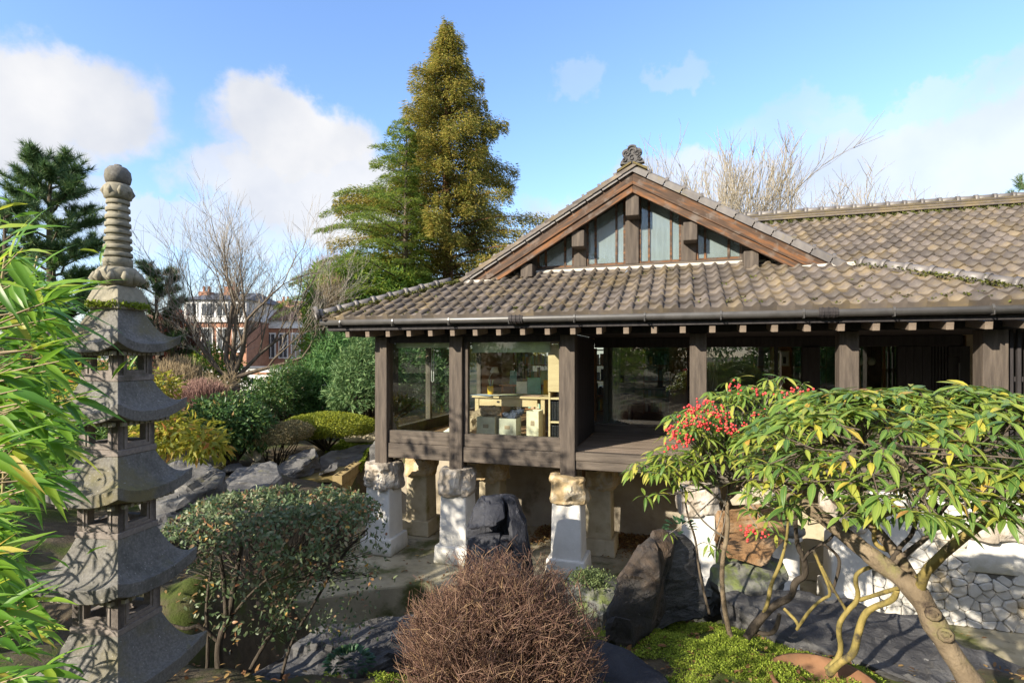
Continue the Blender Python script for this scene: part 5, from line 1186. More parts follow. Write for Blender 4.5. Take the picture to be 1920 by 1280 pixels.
limb(vb, 'limb', [(1745, 1150, 2.88), (1725, 1110, 2.95), (1690, 1050, 3.0), (1650, 1000, 3.1), (1610, 960, 3.15), (1570, 945, 3.1), (1540, 900, 3.1)], .040, .018, MT['bark_v'], 2, 8, .15)
limb(vb, 'limb', [(1722, 1112, 2.90), (1735, 1070, 2.78), (1755, 1050, 2.7), (1800, 1010, 2.6), (1850, 975, 2.5), (1925, 955, 2.4), (1990, 900, 2.4)], .026, .016, MT['bark_y'], 2, 8, .15)
limb(vb, 'limb', [(1708, 1100, 2.93), (1760, 1050, 2.85), (1790, 1015, 2.85), (1850, 975, 2.9), (1870, 930, 2.9)], .024, .012, MT['bark_y'], 2, 8, .15)
limb(vb, 'limb', [(1672, 1062, 3.0), (1700, 1035, 3.0), (1748, 1000, 2.95), (1760, 960, 2.95), (1800, 920, 2.9)], .018, .009, MT['bark'], 2, 7, .15)
limb(vb, 'limb', [(1665, 1062, 3.02), (1690, 1020, 3.0), (1710, 1005, 3.0), (1722, 960, 2.95), (1740, 900, 2.9)], .015, .008, MT['bark_dk'], 2, 7, .15)
limb(vb, 'limb', [(1690, 1035, 3.05), (1640, 1025, 3.1), (1638, 990, 3.1), (1660, 960, 3.0), (1720, 955, 2.9), (1765, 950, 2.8)], .015, .009, MT['bark_y'], 2, 7, .1)
limb(vb, 'limb', [(1740, 900, 2.9), (1680, 860, 2.8), (1620, 840, 2.7), (1560, 830, 2.7)], .010, .006, MT['bark'], 2, 6, .1)
limb(vb, 'limb', [(1800, 920, 2.9), (1830, 870, 2.7), (1850, 820, 2.6), (1900, 790, 2.5)], .010, .006, MT['bark'], 2, 6, .1)
limb(vb, 'limb', [(1760, 960, 2.95), (1740, 900, 2.5), (1720, 860, 2.3), (1680, 830, 2.2)], .010, .006, MT['bark'], 2, 6, .1)
limb(vb, 'limb', [(1870, 930, 2.9), (1880, 860, 3.1), (1820, 800, 3.2), (1760, 770, 3.2)], .010, .006, MT['bark'], 2, 6, .1)
limb(vb, 'limb', [(1610, 960, 3.15), (1600, 880, 3.1), (1620, 810, 3.1), (1660, 770, 3.1)], .010, .006, MT['bark'], 2, 6, .1)
for x, y, Y in ((1750, 1150, 2.77), (1773, 1190, 2.74)):
    p = W(x, y, Y)-vb.location; d = (Vector((0, 0, CZ))-W(x, y, Y)).normalized(); MB().tube([p-d*.04, p+d*.004, p+d*.014, p+d*.015, p+d*.004], [.040, .036, .027, .021, .017], 9).build('knot', MT['bark_v'], vb, True); MB().tube([p+d*.003, p+d*.006], [.018, .016], 9).build('knot_hole', MT['bark_dk'], vb)
tips = []
for k in range(9000):
    if len(tips) >= 900: break
    a = vr.uniform(0, 6.28); r = math.sqrt(vr.random()); ux, uy = r*math.cos(a), r*math.sin(a)
    h = math.sqrt(max(0, 1-r*r)); lay = vr.random()
    c = Vector((2.08, 2.80, 2.50)); p = c+Vector((ux*1.08, uy*.85, (h*.56)*(1 if lay < .5 else vr.uniform(-.75, .9))-.06*r))
    p = c+(p-c)*(1+.16*noise.noise(p*2.3)); x = 960+F*p.x/p.y; y = 668-(p.z-CZ)/p.y*F
    if noise.noise(p*3.1+Vector((5, 1, 2))) < -.28: continue
    top_ = 712 if x > 1500 else 712+(1500-x)*.9
    if y < top_+vr.uniform(2, 22) or y > 975 or x < 1395 or p.y < 1.75: continue
    tips.append((p, (ux*.9, uy*.9, 0)))
for x, y, Y in ((1785, 985, 2.15), (1700, 960, 2.3), (1620, 930, 2.5), (1545, 880, 2.6), (1830, 945, 2.2), (1890, 880, 2.1), (1640, 890, 2.2), (1740, 890, 2.1), (1590, 850, 2.3), (1480, 850, 2.7), (1500, 790, 2.8), (1870, 960, 2.4)):
    tips.append((W(x, y, Y), (vr.uniform(-.3, .3), -.5, 0)))
vsh = [big_leaf('leaf', L, w, None, dr, .22) for L, w, dr in ((.135, .037, .35), (.115, .034, .6), (.15, .038, .2), (.095, .032, .5))]
whorls(vb, tips, vsh, MT['vib'], vr, sc_=(.5, .92), dro=.06)
sg = []
for p, o in tips:
    h = min(HUBS[vb.name], key=lambda w: (w-p).length+vr.uniform(0, .5)); q = p.lerp(h, vr.uniform(.3, .45))+Vector((vr.uniform(-.08, .08), vr.uniform(-.05, .05), vr.uniform(-.05, .02))); q2 = h; sg += [(p, q, .0025, .0035)]+([(q, q2, .0035, .005)] if vr.random() < .16 and (q-q2).length < .5 else [])
segs_obj('twig', vb, MT['bark'], sg, 5, vb.location, 'stuff')

# berried shrub on the moss mound
va = empty('berry_shrub', W(1372, 1195, 4.3), 0, 'slender shrub with red berry clusters growing from the moss mound before the deck', 'shrub')
limb(va, 'trunk', [(1375, 1215, 4.3), (1357, 1140, 4.3), (1352, 1060, 4.3), (1366, 990, 4.3), (1362, 945, 4.3), (1372, 915, 4.3), (1410, 890, 4.3), (1440, 868, 4.25), (1470, 830, 4.2)], .022, .012, MT['bark_v'], 2, 8, .1)
limb(va, 'limb', [(1362, 945, 4.3), (1330, 920, 4.25), (1295, 895, 4.2), (1255, 880, 4.15), (1225, 885, 4.1)], .013, .006, MT['bark_pale'], 2, 6, .1)
limb(va, 'limb', [(1366, 930, 4.3), (1368, 890, 4.25), (1352, 850, 4.2), (1340, 810, 4.2)], .013, .006, MT['bark_y'], 2, 6, .1)
limb(va, 'limb', [(1362, 1010, 4.3), (1320, 980, 4.25), (1295, 945, 4.2), (1270, 915, 4.2)], .008, .005, MT['bark_pale'], 2, 6, .1)
limb(va, 'limb', [(1400, 893, 4.3), (1390, 850, 4.2), (1370, 810, 4.2), (1345, 770, 4.2)], .010, .005, MT['bark_y'], 2, 6, .1)
limb(va, 'limb', [(1330, 1150, 4.6), (1310, 1070, 4.6), (1305, 1010, 4.6), (1290, 970, 4.5), (1285, 940, 4.5)], .012, .007, MT['bark'], 2, 6, .1)
ar = random.Random(9); tips = []
def blob_tips(c, ex, n, lo=.35):
    for _ in range(n):
        d = Vector((ar.gauss(0, 1), ar.gauss(0, 1), abs(ar.gauss(0, 1))*.9-.15)).normalized(); s = ar.uniform(lo, 1)
        tips.append((c+Vector((d.x*ex[0]*s, d.y*ex[1]*s, d.z*ex[2]*s)), (d.x*.8, d.y*.8, 0)))
blob_tips(W(1400, 810, 4.2), (.66, .42, .36), 130); blob_tips(W(1440, 745, 4.2), (.46, .35, .18), 60); blob_tips(W(1262, 885, 4.1), (.34, .3, .20), 55); blob_tips(W(1330, 855, 4.15), (.40, .35, .2), 40); blob_tips(W(1300, 810, 4.1), (.24, .3, .2), 30)
for x, y, Y in ((1440, 975, 4.1), (1420, 990, 4.1), (1470, 960, 4.1), (1455, 1000, 4.15), (1330, 1020, 4.4), (1345, 1030, 4.4), (1235, 925, 4.0), (1210, 930, 4.0), (1285, 915, 4.0), (1310, 905, 4.0), (1255, 1000, 4.6)): tips.append((W(x, y, Y), (0, -.5, 0)))
ash = [big_leaf('leaf', L, w, None, dr, .22) for L, w, dr in ((.125, .031, .4), (.105, .028, .65), (.14, .031, .25))]
whorls(va, tips, ash, MT['vib2'], ar, sc_=(.6, 1.0), dro=.18)
sg = []
for p, o in tips:
    h = Vector(W(1375, 900, 4.3)); q = p.lerp(h, ar.uniform(.3, .5))+Vector((0, 0, -.03)); sg += [(p, q, .0025, .004), (q, q.lerp(h, .7)+Vector((ar.uniform(-.08, .08), ar.uniform(-.1, .1), 0)), .004, .006)]
segs_obj('twig', va, MT['bark_pale'], sg, 5, va.location, 'stuff')
bmv = bmesh.new(); bmesh.ops.create_icosphere(bmv, subdivisions=1, radius=1); ico = (np.array([v.co[:] for v in bmv.verts]), np.array([[v.index for v in f.verts] for f in bmv.faces])); bmv.free()
def berries(root, x, y, Y, n, sx, sz, seed):
    g = np.random.default_rng(seed); c = np.array(W(x, y, Y)); P = g.normal(size=(n, 3))*[sx, .03, sz]
    V = (P[:, None]+ico[0][None]*g.uniform(.007, .0105, (n, 1, 1))).reshape(-1, 3); f = (ico[1][None]+(np.arange(n)*12)[:, None, None]).reshape(-1, 3)
    link('berry_cluster', np_mesh('berry_cluster', V, [f], MT['berry'], True), root, loc=Vector(c)-root.location)['kind'] = 'stuff'
BC = [(1305, 765), (1320, 756), (1290, 768), (1340, 762), (1350, 780), (1362, 795), (1375, 808), (1280, 790), (1272, 828), (1265, 815), (1285, 826), (1262, 838), (1310, 793), (1334, 775), (1356, 803), (1400, 795), (1424, 735), (1475, 738), (1494, 735), (1518, 733), (1424, 775), (1416, 812), (1440, 808), (1405, 1003), (1428, 1000), (1400, 985), (1376, 725), (1258, 805), (1322, 797), (1300, 780)]
for k, (x, y) in enumerate(BC): berries(va, x, y, 3.78 if x < 1460 else 3.7, 13 if x < 1380 else 9, .030, .020, 100+k)

# stems twisting through the middle: an old multi-stemmed shrub
ts = empty('twisted_shrub', W(1420, 1185, 4.1), 0, 'old shrub of dark twisting bare stems between the berry shrub and the long slab', 'shrub')
for pts, r0, r1, m in (([(1400, 1195, 4.1), (1420, 1165, 4.1), (1455, 1130, 4.1), (1485, 1120, 4.1), (1490, 1088, 4.1), (1512, 1080, 4.05), (1508, 1045, 4.0), (1495, 1025, 4.0), (1490, 970, 3.9), (1500, 930, 3.8)], .034, .012, 'bark_dk'),
                     ([(1425, 1165, 4.1), (1440, 1130, 4.1), (1445, 1095, 4.1), (1462, 1060, 4.1), (1475, 1015, 4.05), (1478, 970, 4.0)], .018, .009, 'bark_y'),
                     ([(1470, 1140, 4.0), (1500, 1170, 3.9), (1490, 1185, 3.9), (1520, 1140, 3.85), (1545, 1120, 3.8), (1560, 1115, 3.75), (1540, 1065, 3.75), (1525, 1030, 3.75)], .012, .010, 'bark_y'),
                     ([(1505, 1050, 4.0), (1520, 1030, 3.95), (1560, 1010, 3.9), (1570, 980, 3.8), (1580, 930, 3.7)], .012, .007, 'bark_dk'),
                     ([(1545, 1020, 3.75), (1572, 1040, 3.75), (1575, 1062, 3.75), (1560, 1110, 3.75)], .010, .010, 'bark_dk'),
                     ([(1410, 1180, 4.12), (1440, 1190, 4.08), (1455, 1180, 4.05), (1462, 1150, 4.05)], .022, .014, 'bark_dk')):
    limb(ts, 'stem', pts, r0, r1, MT[m], 2, 8, .2)
yp = pot.location
yt = empty('yellow_stem_shrub', (yp.x, yp.y, yp.z+.25), 0, 'bare shrub with twisted yellow stems rising from the terracotta bowl', 'shrub')
for pts, r0, r1, m in (([(1555, 1262, 3.72), (1575, 1240, 3.62), (1600, 1228, 3.55), (1608, 1190, 3.5), (1620, 1150, 3.45), (1640, 1136, 3.4), (1675, 1125, 3.3), (1682, 1105, 3.25)], .026, .016, 'bark_y'),
                     ([(1550, 1255, 3.75), (1580, 1225, 3.7), (1570, 1175, 3.65), (1585, 1148, 3.6), (1612, 1122, 3.55), (1602, 1085, 3.5), (1610, 1070, 3.5), (1640, 1060, 3.45)], .019, .012, 'bark_y'),
                     ([(1588, 1146, 3.6), (1560, 1100, 3.6), (1540, 1060, 3.6)], .011, .007, 'bark_y'),
                     ([(1612, 1124, 3.55), (1650, 1112, 3.4), (1690, 1100, 3.2)], .013, .012, 'bark_y')):
    limb(yt, 'stem', pts, r0, r1, MT[m], 2, 8, .15)

# clipped shrub in the middle left
cs = empty('clipped_shrub', W(415, 1300, 4.2), 0, 'clipped flat-topped shrub with small grey-green leaves and dark branching trunk', 'shrub')
for pts, r0, r1 in (([(412, 1330, 4.2), (412, 1260, 4.2), (408, 1200, 4.2), (430, 1160, 4.25), (440, 1090, 4.3), (455, 1010, 4.35), (470, 960, 4.4)], .036, .014),
                    ([(408, 1200, 4.2), (375, 1170, 4.15), (350, 1180, 4.1), (320, 1170, 4.1)], .018, .01), ([(425, 1170, 4.2), (420, 1080, 4.2), (405, 1010, 4.2), (370, 980, 4.2), (330, 975, 4.2)], .020, .008),
                    ([(440, 1320, 4.25), (470, 1250, 4.3), (530, 1150, 4.35), (580, 1080, 4.4), (610, 1010, 4.4), (650, 960, 4.4)], .020, .008), ([(530, 1150, 4.35), (500, 1090, 4.4), (480, 1030, 4.4)], .012, .007), ([(570, 1090, 4.4), (640, 1070, 4.35), (700, 1080, 4.3)], .010, .005), ([(345, 1060, 4.1), (380, 1030, 4.15), (430, 985, 4.2)], .014, .008), ([(430, 1160, 4.25), (470, 1110, 4.2), (520, 1070, 4.1)], .012, .006), ([(380, 1320, 4.25), (392, 1230, 4.25), (385, 1130, 4.3), (400, 1050, 4.3), (395, 980, 4.3)], .017, .008), ([(520, 1300, 4.3), (545, 1200, 4.35), (590, 1130, 4.3), (640, 1040, 4.3), (690, 990, 4.2)], .014, .007), ([(455, 1060, 4.3), (510, 1010, 4.3), (570, 980, 4.2)], .010, .005)):
    limb(cs, 'trunk' if r0 > .03 else 'branch', pts, r0, r1, MT['bark_dk'], 2, 7, .15)
g = rng; n = 9000
# a thin rounded slab of leaves; looser sprays hang below it
a = g.uniform(0, 6.283, n); r = np.sqrt(g.random(n)); 
cx, cy, cz_ = W(525, 985, 4.35)
X = cx+r*np.cos(a)*.87; Yy = cy+r*np.sin(a)*.72
hgt = np.sqrt(np.clip(1-r**3.6, 0, 1))
topz = cz_-.03+.27*hgt; thick = .12+.30*(r > .66)*g.random(n)*(X > cx-.1)+.08*g.random(n)
k = g.random(n)**1.6
Z = topz-k*thick
keep = np.array([noise.noise(Vector((x*4.2, y*4.2, z*4.2))) > -.22 for x, y, z in zip(X, Yy, Z)]) & ~((k > .55) & (X < cx-.25) & (g.random(n) < .65))
P = np.stack([X, Yy, Z], 1)[keep]; hg = hgt[keep]
nn = np.stack([np.cos(a)*r**2, np.sin(a)*r**2, hgt+.1], 1)[keep]
D = nrm(rdir(len(P))+nn*.35+np.array([0, 0, -.1])); N = nrm(nn+rdir(len(P))*.75)
leaf_obj('foliage', cs, MT['coto'], P, D, N, g.uniform(.028, .056, len(P)), g.uniform(.015, .025, len(P)), T_LEAF6, origin=cs.location)
n = 2600; P = []
for _ in range(70):
    p = np.array(W(R.choice([R.uniform(330, 700), R.uniform(480, 690)]), R.uniform(1030, 1190), R.uniform(3.9, 4.6))); m = 20; P.append(p+g.normal(size=(m, 3))*[.075, .07, .04])
P = np.concatenate(P); leaf_obj('hanging_leaves', cs, MT['coto'], P, rdir(len(P)), rdir(len(P))+[0, 0, 1], g.uniform(.028, .05, len(P)), g.uniform(.016, .024, len(P)), T_LEAF6, origin=cs.location)
sg = []
for _ in range(300):
    x, y = R.uniform(330, 700), R.uniform(970, 1080); p = W(x, y, R.uniform(3.9, 4.8)); q = p.lerp(W(440+R.uniform(0, 120), 1110, 4.3), R.uniform(.2, .5)); sg.append((p, q, .002, .004))
segs_obj('twig', cs, MT['bark_dk'], sg, 4, cs.location, 'stuff')

# brown bare twig bush in the foreground
tb = empty('twig_bush', W(940, 1400, 3.55), 0, 'rounded bare bush of dense red-brown twigs in the centre foreground', 'bush')
c0 = np.array(W(940, 1400, 3.55)); sg = []
tr = random.Random(4)
def twig(p, d, L, r, dep):
    q = p
    for s in range(3):
        d2 = (d+Vector((tr.gauss(0, .26), tr.gauss(0, .26), tr.gauss(0, .18)))).normalized(); e = q+d2*L/3; sg.append((q, e, r*(1-.25*s), r*(1-.25*(s+1)))); q = e; d = d2
        if dep and tr.random() < .75: twig(q, (d+Vector((tr.gauss(0, .65), tr.gauss(0, .65), tr.uniform(-.2, .4)))).normalized(), L*tr.uniform(.4, .7), r*.74, dep-1)
for k in range(1250):
    a = tr.uniform(0, 6.283); rad = math.sqrt(tr.random())
    # tips fill a dome
    th = Vector((.66*rad*math.cos(a), .58*rad*math.sin(a), 0)); ztip = 1.27*(1-.40*rad**2.4)*tr.uniform(.80, 1.0)
    low = tr.random()
    tip = Vector(c0)+th+Vector((0, 0, ztip*(1 if low < .7 or rad < .8 else tr.uniform(.35, .9)))); b = Vector(c0)+th*tr.uniform(.45, .8)+Vector((0, 0, ztip*tr.uniform(.25, .62)))
    d = (tip-b); twig(b, d.normalized(), d.length, .0042, 2)
for k in range(160):
    a = tr.uniform(0, 6.283); rad = math.sqrt(tr.random())*.5; b = Vector(c0)+Vector((rad*.5*math.cos(a), rad*.5*math.sin(a), 0)); twig(b, (Vector((math.cos(a)*rad*.8, math.sin(a)*rad*.8, 1))).normalized(), 1.0, .007, 1)
def inside(p):
    r2 = math.hypot((p.x-c0[0])/.70, (p.y-c0[1])/.62); return r2 < 1.02 and p.z-c0[2] < 1.27*(1-.36*min(1, r2)**2.4)*(1+.24*noise.noise(p*5)+.08*noise.noise(p*21))
sg = [s for s in sg if inside(s[1])]
segs_obj('twigs', tb, MT['twig_red'], sg, 3, tb.location, 'stuff')

# moss and litter on the ground
def ground_pts(n, x0, x1, y0, y1, f=None):
    P = np.stack([rng.uniform(x0, x1, n), rng.uniform(y0, y1, n)], 1)
    if f is not None: P = P[f(P)]
    return np.concatenate([P, gz(P[:, 0], P[:, 1])[:, None]], 1)
def clumpy(P, s=2.6, th=.0): return np.array([noise.fractal(Vector((p[0]*s, p[1]*s, 0)), 1, 2, 4) > th for p in P])
P = ground_pts(120000, .5, 2.7, 3.1, 5.0, lambda P: clumpy(P, 2.6, -.34)); P[:, 2] += rng.uniform(0, .03, len(P))*(1+.6*np.sin(P[:, 0]*14)*np.sin(P[:, 1]*17))
m = leaf_obj('moss_carpet', None, MT['moss'], P, rdir(len(P))*[1, 1, .6]+[0, 0, .35], rdir(len(P))*.6+[0, 0, 1], rng.uniform(.009, .022, len(P)), .009)
P = ground_pts(26000, -1.4, .2, 3.1, 4.7, lambda P: clumpy(P, 3, -.05)); P[:, 2] += rng.uniform(0, .03, len(P))
leaf_obj('moss_carpet', None, MT['moss'], P, rdir(len(P))*[1, 1, .6]+[0, 0, .35], rdir(len(P))*.6+[0, 0, 1], rng.uniform(.012, .03, len(P)), .012)
P = ground_pts(36000, -4.2, -3.1, 11.0, 13.2); P[:, 2] += .06+rng.uniform(0, .04, len(P)); leaf_obj('moss_carpet', None, MT['moss'], P, rdir(len(P))*[1, 1, .6]+[0, 0, .3], rdir(len(P))*.5+[0, 0, 1], .04, .024)
# leaf litter: under the deck against the wall, on the bank and on the floor
P = []
for _ in range(7000): u, v = rng.uniform(2.2, 5.6), 1.9-abs(rng.normal(0, .42)); P.append((*L2W(u, v, .006+rng.uniform(0, .06)),))
for _ in range(420): u, v = rng.uniform(-.8, 8), rng.uniform(-1.2, 1.8); P.append((*L2W(u, v, .008+rng.uniform(0, .012)),))
P = np.array(P); Q = ground_pts(2600, -3.5, 5, 2.6, 6.0); Q[:, 2] += .02; P = np.concatenate([P, Q])
leaf_obj('fallen_leaves', None, MT['fallen'], P, rdir(len(P))*[1, 1, .25], rdir(len(P))*.4+[0, 0, 1], rng.uniform(.03, .075, len(P)), rng.uniform(.018, .035, len(P)), T_LEAF6)
for k, (x, y, Y, lb) in enumerate(((655, 1245, 4.5, 'small dark ivy-like plant at the foot of the long slab'), (1275, 990, 4.85, 'small dark plant on top of the leaning rocks'))):
    c = np.array(W(x, y, Y)); pl_ = empty('small_plant', c, 0, lb, 'plant'); n = 150 if k == 0 else 40; d = rdir(n); d[:, 2] = abs(d[:, 2])*.6
    leaf_obj('foliage', pl_, MT['fern'], d*[.16, .14, .14] if k == 0 else d*.10, d, d*.3+[0, 0, 1], .07, .035, T_LEAF6)
# moss cushion on the low rock
c = W(1105, 1085, 5.35); P = np.array(c)+rng.normal(size=(1600, 3))*[.10, .09, .02]; P[:, 2] += .03-.6*((P[:, 0]-c.x)**2+(P[:, 1]-c.y)**2)
o = leaf_obj('moss_cushion', None, leafmat('grey_moss', [(0, (.09, .13, .05)), (1, (.22, .27, .10))], .2, .8), P, rdir(1600)+[0, 0, .4], rdir(1600)*.6+[0, 0, 1], .03, .015)

# ------------------------------------------------------------------ garden plants further back
def G(x, Y): return Vector(((x-960)/F*Y, Y, float(gz((x-960)/F*Y, Y))))
def at(x, y, Y): return tuple(W(x, y, Y))
bush('dark_evergreen_bush', 'rounded dark evergreen bush between the pagoda and the hedge', 'bush', [(at(435, 800, 10.4), (.75, .7, .62)), (at(400, 790, 10.2), (.55, .6, .45)), (at(470, 800, 10.6), (.45, .5, .45))], MT['darkleaf'], .11, .042, 7000, base=G(435, 10.6), stem=.04, droop=.25)
bush('yellow_green_shrub', 'yellow-green shrub with a few orange leaves just right of the pagoda', 'shrub', [(at(335, 820, 6.9), (.48, .45, .26)), (at(385, 835, 6.7), (.26, .3, .2)), (at(300, 800, 7.0), (.35, .4, .28))], MT['yellowleaf'], .13, .045, 1500, base=G(330, 7.6), droop=.7, depth=.7)
bush('yellow_leaf_shrub', 'yellow-green bush seen through the openings at the top storey of the pagoda', 'shrub', [(at(180, 745, 9.5), (.9, .7, .6)), (at(305, 725, 10), (.28, .4, .28))], MT['yellowleaf'], .15, .05, 1800, base=G(190, 9.8), stem=.02, droop=.5, depth=.6)
hd = bush('clipped_hedge', 'low flat-topped bright green clipped hedge behind the kerb block', 'hedge', [(at(617, 798, 12.0), (1.05, .8, .29)), (at(565, 808, 11.6), (.6, .55, .22))], MT['hedge'], .045, .02, 26000, base=G(612, 12.2), depth=.22, lumps=.03, stem=.03, fb=-.6)
bush('bronzed_hedge', 'bronzed brown end of the low clipped hedge by the pale stone blocks', 'hedge', [(at(512, 815, 10.7), (.55, .5, .24)), (at(548, 808, 10.9), (.40, .45, .2))], MT['hedge_br'], .045, .018, 14000, base=G(515, 10.9), depth=.25, lumps=.05, stem=.02, fb=-.6)
bush('yellow_ball_bush', 'small round bright yellow bush peeping out beside the corner post', 'bush', [(at(711, 795, 13.5), (.17, .17, .24))], MT['yellowbush'], .05, .025, 900, base=G(711, 13.5), depth=.15)
def conifer_bush(name, label, blobs, mat, n, base, L=.16, Wd=.03, up_=.5, **k):
    return bush(name, label, 'bush', blobs, mat, L, Wd, n, base=base, t=T_DIAMOND, depth=.5, stem=.05, lumps=.22, **k)
conifer_bush('conifer_bush', 'soft green conifer bush behind the hedge, left of the corner post', [(at(610, 735, 15), (1.2, 1, 1.0)), (at(640, 690, 15.4), (1.0, .9, 1.1)), (at(560, 745, 14.6), (.75, .8, .75))], MT['cypress'], 15000, G(610, 15))
conifer_bush('conifer_bush', 'blue-green soft-needled conifer right beside the corner post', [(at(680, 700, 13.5), (.7, .7, .75)), (at(665, 740, 13.2), (.7, .6, .45)), (at(700, 660, 13.8), (.6, .6, .6)), (at(735, 690, 14), (.7, .7, .9)), (at(790, 720, 14.5), (.9, .7, .9))], MT['bluegreen'], 15000, G(690, 13.6))
conifer_bush('conifer_bush', 'dark low conifer bush between the bare tree and the green conifers', [(at(520, 745, 13.5), (.6, .6, .7)), (at(545, 725, 14), (.55, .6, .6))], MT['darkleaf'], 7000, G(525, 13.6), L=.1)
bush('climber', 'yellow-green ivy around the lower trunks of the bare trees', 'ivy', [(at(395, 690, 15.5), (.45, .4, .7)), (at(440, 705, 15.8), (.35, .35, .6)), (at(365, 700, 16), (.4, .4, .6))], MT['thuja'], .1, .05, 3200, base=G(400, 15.6), depth=.6)
conifer_bush('thuja', 'bright green thuja rising behind the pavilion eave at the left', [(at(655, 560, 19), (1.4, 1.1, 1.4)), (at(620, 600, 18.5), (.9, .9, 1.5)), (at(720, 545, 19.5), (1.5, 1.1, .9)), (at(765, 540, 20), (1.0, 1, .7)), (at(640, 660, 18.4), (1.2, 1, 1.3))], MT['thuja'], 26000, G(660, 19), L=.24, Wd=.045)
conifer_bush('thuja', 'darker thuja behind the corner post, below the eave', [(at(700, 640, 17.5), (1.1, 1, 1.2)), (at(760, 650, 17.5), (1.2, 1, 1.3))], MT['cypress'], 12000, G(720, 17.5), L=.2, Wd=.04)
def twiggy(name, label, c, r, mat, n, base):
    rt = empty(name, base, 0, label, 'shrub'); sg = []; c = np.asarray(c); q = random.Random(n)
    for _ in range(n):
        d = rdir(1)[0]; d[2] = abs(d[2])*.9-.1; e = Vector(c+d*np.asarray(r)*q.uniform(.65, 1)); b = Vector(base).lerp(e, q.uniform(.35, .6))+Vector((q.gauss(0, .06), q.gauss(0, .06), 0)); m = b.lerp(e, .5)+Vector((q.gauss(0, .06), q.gauss(0, .06), .03))
        sg += [(b, m, .009, .006), (m, e, .006, .003)]
        for _k in range(3): sg.append((m, m+Vector((q.gauss(0, .14), q.gauss(0, .14), q.uniform(.02, .22))), .005, .0025))
    for _ in range(14):
        e = Vector(c+rdir(1)[0]*np.asarray(r)*.6); sg.append((Vector(base), e, .03, .01))
    segs_obj('twigs', rt, mat, sg, 3, base, 'stuff'); return rt
twiggy('bare_shrub', 'pinkish mounded bare shrub left of the dark evergreen bush', at(378, 728, 12), (.62, .5, .36), MT['twig_pink'], 900, G(378, 12.2))
twiggy('bare_shrub', 'crimson bare maple beside the small pine, right of the pagoda roof', at(325, 620, 17), (.95, .8, 1.0), MT['twig_crimson'], 1300, G(330, 17))
twiggy('bare_shrub', 'pinkish dense bare shrub at the far left behind the bamboo', at(60, 655, 14), (1.8, .9, .65), MT['twig_pink'], 1700, G(60, 14))
twiggy('bare_shrub', 'tan bare shrub beneath the crimson maple', at(335, 695, 14), (.7, .6, .6), MT['twig_tan'], 900, G(335, 14))
twiggy('bare_shrub', 'grey bare shrub against the thuja at the pavilion eave', at(620, 560, 18), (.7, .6, 1.3), MT['twig_tan'], 800, G(625, 18))
twiggy('bare_shrub', 'tall pinkish bare bushes far behind, left of the cedar', at(640, 505, 34), (2.6, 1, 1.8), MT['twig_pink'], 1500, G(640, 34))
bush('green_shrub', 'mid green shrub behind the flat-topped rock at the left', 'shrub', [(at(240, 790, 9), (.7, .6, .5)), (at(150, 830, 8), (.9, .7, .5))], MT['midleaf'], .1, .04, 4200, base=G(220, 9), stem=.02)
bush('green_shrub', 'dark green shrub under the yellow-green bush behind the pagoda', 'shrub', [(at(290, 760, 12.5), (.9, .6, .55)), (at(200, 770, 12), (1.0, .6, .6))], MT['darkleaf'], .12, .045, 4000, base=G(280, 12.5), stem=.02)
bush('far_hedge', 'dark green hedge mass behind the garden at the left', 'hedge', [(at(420, 735, 18.5), (2.0, .7, .55)), (at(250, 725, 18), (2.2, .8, .8)), (at(60, 720, 18), (2.4, .8, 1.0))], MT['darkleaf'], .15, .06, 11000, base=G(300, 18.5), depth=.3)

# ------------------------------------------------------------------ trees
def bare_tree(name, label, base, h, trunk_r, seed, rmin=.0045, mat='bark', tmat='twig_grey', spread=.55, nl=5, splits=(.18, .5), lean=(0, 0), depth=5, limbs=None, group=None, up_=.25, cat='tree'):
    q = random.Random(seed); rt = empty(name, base, 0, label, cat, group); lv = {i: [] for i in range(depth+3)}
    b0 = Vector(base)
    def grow(p, d, L, r, dep, lim):
        n = 4; 
        for s in range(n):
            d = (d+Vector((q.gauss(0, .13), q.gauss(0, .13), q.gauss(0, .08)+up_*.12))).normalized(); e = p+d*L/n; r2 = r*(.90 if dep == 0 else .84)
            lim.append((p-b0, e-b0, r, r2)); p = e; r = r2
            if dep < depth and (s < n-1) and dep > 0 and q.random() < .74: side(p, d, L*q.uniform(.5, .8), r*.6, dep+1, lim)
        if dep < depth:
            for k in range(2 if dep else 0): side(p, d, L*q.uniform(.62, .85), r*.82, dep+1, lim)
        return p, d
    def side(p, d, L, r, dep, lim):
        o = d.orthogonal().normalized(); o.rotate(Matrix.Rotation(q.uniform(0, 6.283), 3, d)); dd = (d+o*q.uniform(spread*.6, spread*1.3)+Vector((0, 0, up_))).normalized()
        grow(p, dd, L, max(r, rmin), dep, lim if dep < 4 else lv[4])
    d = Vector((lean[0], lean[1], 1)).normalized(); tl = []
    p, d = grow(b0, d, h*splits[0], trunk_r, 0, tl); segs_obj('trunk', rt, MT[mat], tl, 10)
    for k in range(nl):
        lim = []; a = k*2*math.pi/nl+q.uniform(-.4, .4); f = q.uniform(.35, 1.0)
        dd = (Vector((math.cos(a)*spread*1.3*f, math.sin(a)*spread*1.3*f, 1))).normalized() if limbs is None else Vector(limbs[k]).normalized()
        grow(p+Vector((0, 0, -.04*k)), dd, h*splits[1]*q.uniform(.42, .58), trunk_r*q.uniform(.42, .58), 1, lim); segs_obj('limb', rt, MT[mat], lim, 6)
    segs_obj('twigs', rt, MT[tmat], lv[4], 3, None, 'stuff')
    return rt
